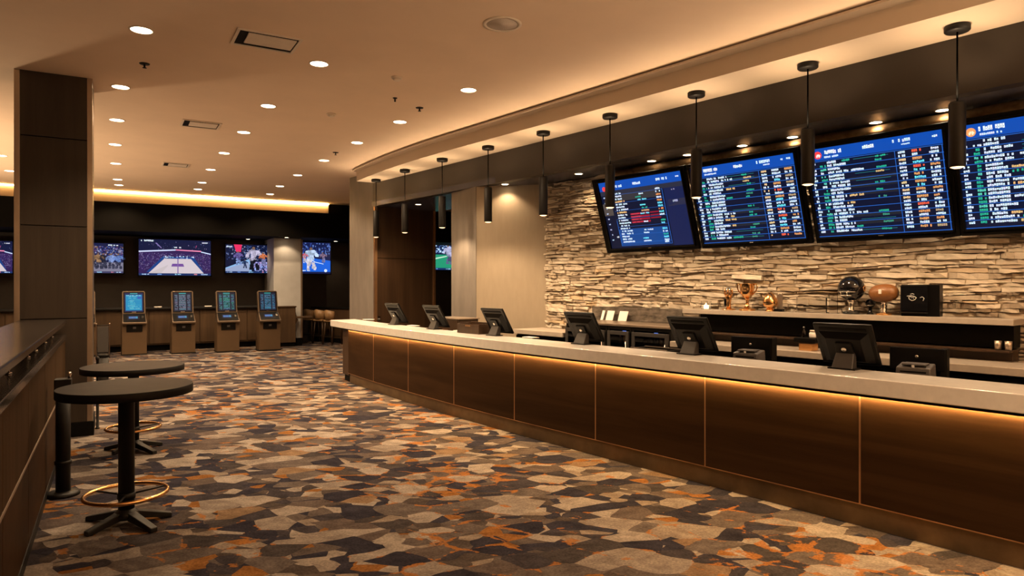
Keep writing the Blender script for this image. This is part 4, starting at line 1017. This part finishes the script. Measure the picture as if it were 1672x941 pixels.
MB().box(0, 0, 0, .11, .05, .008).build('base', M['black'], t); MB().box(0, 0, .008, .10, .006, .08).build('clear_panel', M['smoke'], t)

# ------------------------------------------------------------------ trophies on the shelf
ZS = 1.4905
def shelf_pt(px, n=7.46): return un(at_n(px, 500, n))[0]
def strophy(name, label, cat, px, n=7.46, rot=0): return barthing(name, label, cat, shelf_pt(px, n), n, ZS, rot)
t = strophy('candle_cup', 'lit square candle glass at the shelf end', 'candle', 1153)
MB().prism([(-.045, -.045), (.045, -.045), (.045, .045), (-.045, .045)], 0, .008).build('base', M['glass'], t)
m = MB(); m.box(-.043, 0, .008, .004, .09, .10).box(.043, 0, .008, .004, .09, .10).box(0, -.043, .008, .082, .004, .10).box(0, .043, .008, .082, .004, .10); m.build('glass_wall', M['glass'], t)
MB().lathe([(.0001, .009), (.030, .009), (.031, .055), (.010, .058), (.006, .075), (.0001, .085)], 18).build('candle', M['candle'], t)
t = strophy('figure_trophy', 'small gold trophy of a hand raising a ball, beside the gold cup', 'trophy', 1190)
MB().lathe([(.082, 0), (.085, .008), (.07, .016), (.03, .022)], 28).build('base', M['gold'], t)
MB().lathe([(.032, .02), (.026, .06), (.030, .12), (.040, .17), (.034, .19)], 18).build('wrist', M['gold'], t)
m = MB()
for k in range(5):
    a = 2 * PI * k / 5; m.tube([(.03 * math.cos(a), .03 * math.sin(a), .17), (.050 * math.cos(a), .050 * math.sin(a), .21), (.046 * math.cos(a), .046 * math.sin(a), .245), (.034 * math.cos(a), .034 * math.sin(a), .268)], [.013, .011, .009, .007], 8)
m.build('fingers', M['gold'], t)
MB().lathe([(.0001, -.042), (.022, -.036), (.038, -.018), (.042, 0), (.038, .018), (.022, .036), (.0001, .042)], 20).build('ball', M['chrome'], t, 0, False, TR(0, 0, .245))
MB().box(-.042, -.01, .05, .03, .02, .09).build('plaque', M['gloss'], t, .003)
t = strophy('cup_trophy', 'tall two handled gold cup trophy on the shelf', 'trophy', 1220)
MB().lathe([(.095, 0), (.098, .012), (.085, .022), (.055, .03), (.028, .05), (.018, .085), (.016, .12), (.030, .135), (.018, .145)], 32).build('base', M['gold'], t)
MB().lathe([(.018, .145), (.05, .165), (.078, .21), (.085, .26), (.088, .325), (.092, .33), (.086, .33), (.080, .26), (.04, .18), (.0001, .17)], 32).build('bowl', M['gold'], t)
for s in (-1, 1):
    MB().tube([(s * .084, 0, .315), (s * .125, 0, .325), (s * .135, 0, .285), (s * .115, 0, .235), (s * .07, 0, .195)], .008, 8).build('handle', M['gold'], t)
t = strophy('egg_trophy', 'glossy gold egg shaped trophy with a flat back plaque', 'trophy', 1260)
MB().lathe([(.0001, .03), (.04, .035), (.078, .07), (.084, .10), (.070, .155), (.045, .20), (.018, .222), (.0001, .226)], 28).build('egg', M['gold'], t, 0, False, TR(-.02, 0, 0))
MB().lathe([(.055, 0), (.05, .01), (.035, .035)], 24).build('foot', M['gold'], t, 0, False, TR(-.02, 0, 0))
MB().box(.085, .03, .012, .07, .015, .20).build('plaque', M['champagne'], t, .003); MB().box(.085, .02, 0, .1, .06, .03).build('plaque_foot', M['gloss'], t, .004)
t = strophy('glass_award', 'clear glass block award between gold egg and black helmet trophies', 'award', 1325)
MB().box(0, 0, .012, .34, .03, .16).build('block', M['glass'], t, .002); MB().box(0, 0, 0, .36, .06, .012).build('base', M['glass'], t)
t = strophy('acrylic_block', 'slim upright clear acrylic stand beside the black helmet trophy', 'stand', 1361)
MB().box(0, 0, .01, .09, .012, .22).build('panel', M['glass'], t); MB().box(0, 0, 0, .1, .06, .01).build('base', M['glass'], t)
def sph(r, z0=-1, n=14): return [(max(.0001, r * math.sin(PI * i / n)), -r * math.cos(PI * i / n)) for i in range(n + 1)]
t = strophy('helmet_trophy', 'glossy black football helmet trophy on a chrome pedestal', 'trophy', 1390, 7.45)
MB().lathe([(.085, 0), (.085, .022), (.07, .03)], 4 * 6).build('base', M['gloss'], t)
MB().lathe([(.05, .028), (.028, .05), (.024, .10), (.034, .125), (.05, .15)], 24).build('pedestal', M['chrome'], t)
MB().lathe(sph(.135), 36).build('helmet_shell', M['gloss'], t, 0, False, TR(0, 0, .275))
m = MB()
for dz, sp in ((-.035, .75), (-.075, .62)):
    m.tube([(.137 * math.sin(a) * (1 if abs(dz) < .05 else .93), -.150 * math.cos(a) - .0, .275 + dz) for a in [(-.75 + sp * 2 * i / 10 * 1.0) for i in range(11)]], .006, 8)
m.tube([(-.05, -.146, .245), (-.045, -.14, .195)], .006, 8).tube([(.02, -.150, .245), (.02, -.145, .195)], .006, 8)
m.build('face_guard', M['chrome'], t)
m = MB(); m.lathe([(.018, 0), (.034, 0), (.034, .004), (.018, .004), (.018, 0)], 20, 0, RY(R(90)) @ TR(0, 0, .134)); m.build('ear_ring', M['gold'], t, 0, False, TR(0, 0, .275))
t = strophy('football_trophy', 'brown leather football trophy on a gold stem', 'trophy', 1443, 7.46)
MB().lathe([(.075, 0), (.075, .014), (.055, .022)], 28).build('base', M['gold'], t)
MB().lathe([(.045, .02), (.03, .035), (.036, .06), (.024, .075), (.034, .095), (.022, .11), (.04, .14)], 20).build('stem', M['chrome'], t)
pr = [(max(.0001, .095 * (math.sin(PI * i / 18) ** .72)), .142 * (-math.cos(PI * i / 18))) for i in range(19)]
MB().lathe(pr, 28).build('ball', M['leather'], t, 0, False, TR(0, 0, .228) @ RZ(R(0)) @ RY(R(86)))
MB().box(0, -.088, .22, .03, .02, .045).build('patch', M['white'], t, .003)
t = strophy('mini_helmet', 'small black helmet ornament behind the football trophy', 'ornament', 1421, 7.55)
MB().lathe(sph(.05), 24).build('shell', M['gloss'], t, 0, False, TR(0, 0, .115)); MB().lathe([(.04, 0), (.02, .02), (.018, .08)], 16).build('stand', M['gloss'], t)
MB().tube([(-.045, -.02, .10), (-.02, -.058, .095), (.02, -.058, .095), (.045, -.02, .10)], .004, 8).build('face_guard', M['chrome'], t)
t = strophy('display_box', 'black framed display box with pale line emblem on the shelf', 'display', 1500, 7.46, R(6))
w, h = .34, .315
MB().box(.02, .03, 0, w, .13, h).build('case', M['plastic'], t, .004)
MB().box(-.03, -.045, .05, w - .10, .02, h - .06).build('front_panel', M['gloss'], t, .003)
MB().box(-.03, -.06, .028, w - .09, .04, .014).build('ledge', M['blackmetal'], t)
MB().box(-.03, -.081, .036, w - .11, .004, .005).build('bright_line', M['chrome'], t)
m = MB()
m.tube([(-.09, -.058, .20), (-.06, -.058, .205), (-.03, -.058, .20), (-.005, -.058, .185), (-.02, -.058, .165), (-.045, -.058, .155), (-.07, -.058, .17), (-.075, -.058, .19), (-.05, -.058, .20)], .0028, 6)
m.tube([(-.06, -.058, .22), (-.04, -.058, .225), (-.025, -.058, .218)], .003, 6)
m.tube([(.025, -.058, .185), (.045, -.058, .195), (.062, -.058, .18), (.052, -.058, .155)], .0028, 6)
m.tube([(-.055, -.058, .185), (-.035, -.058, .19), (-.03, -.058, .175)], .0022, 6)
m.build('emblem', M['white'], t)

# ------------------------------------------------------------------ world, camera, colour
w = bpy.data.worlds.new('World'); bpy.context.scene.world = w; w.use_nodes = True
w.node_tree.nodes['Background'].inputs[0].default_value = (1.0, .62, .34, 1); w.node_tree.nodes['Background'].inputs[1].default_value = .06
cam = bpy.data.cameras.new('Camera'); co = bpy.data.objects.new('Camera', cam); C.objects.link(co)
co.location = (0, 0, EYE); co.rotation_euler = (R(90), 0, -A)
cam.sensor_width = 36; cam.lens = F / 1672 * 36; cam.shift_y = -4.5 / 1672; cam.clip_start = .05
S = bpy.context.scene; S.camera = co
S.view_settings.view_transform = 'Standard'; S.view_settings.look = 'None'; S.view_settings.gamma = 1; S.view_settings.use_curve_mapping = False
S.view_settings.exposure = 0.0
S.cycles.use_denoising = True; S.cycles.sample_clamp_indirect = 4.0; S.cycles.caustics_reflective = False; S.cycles.caustics_refractive = False
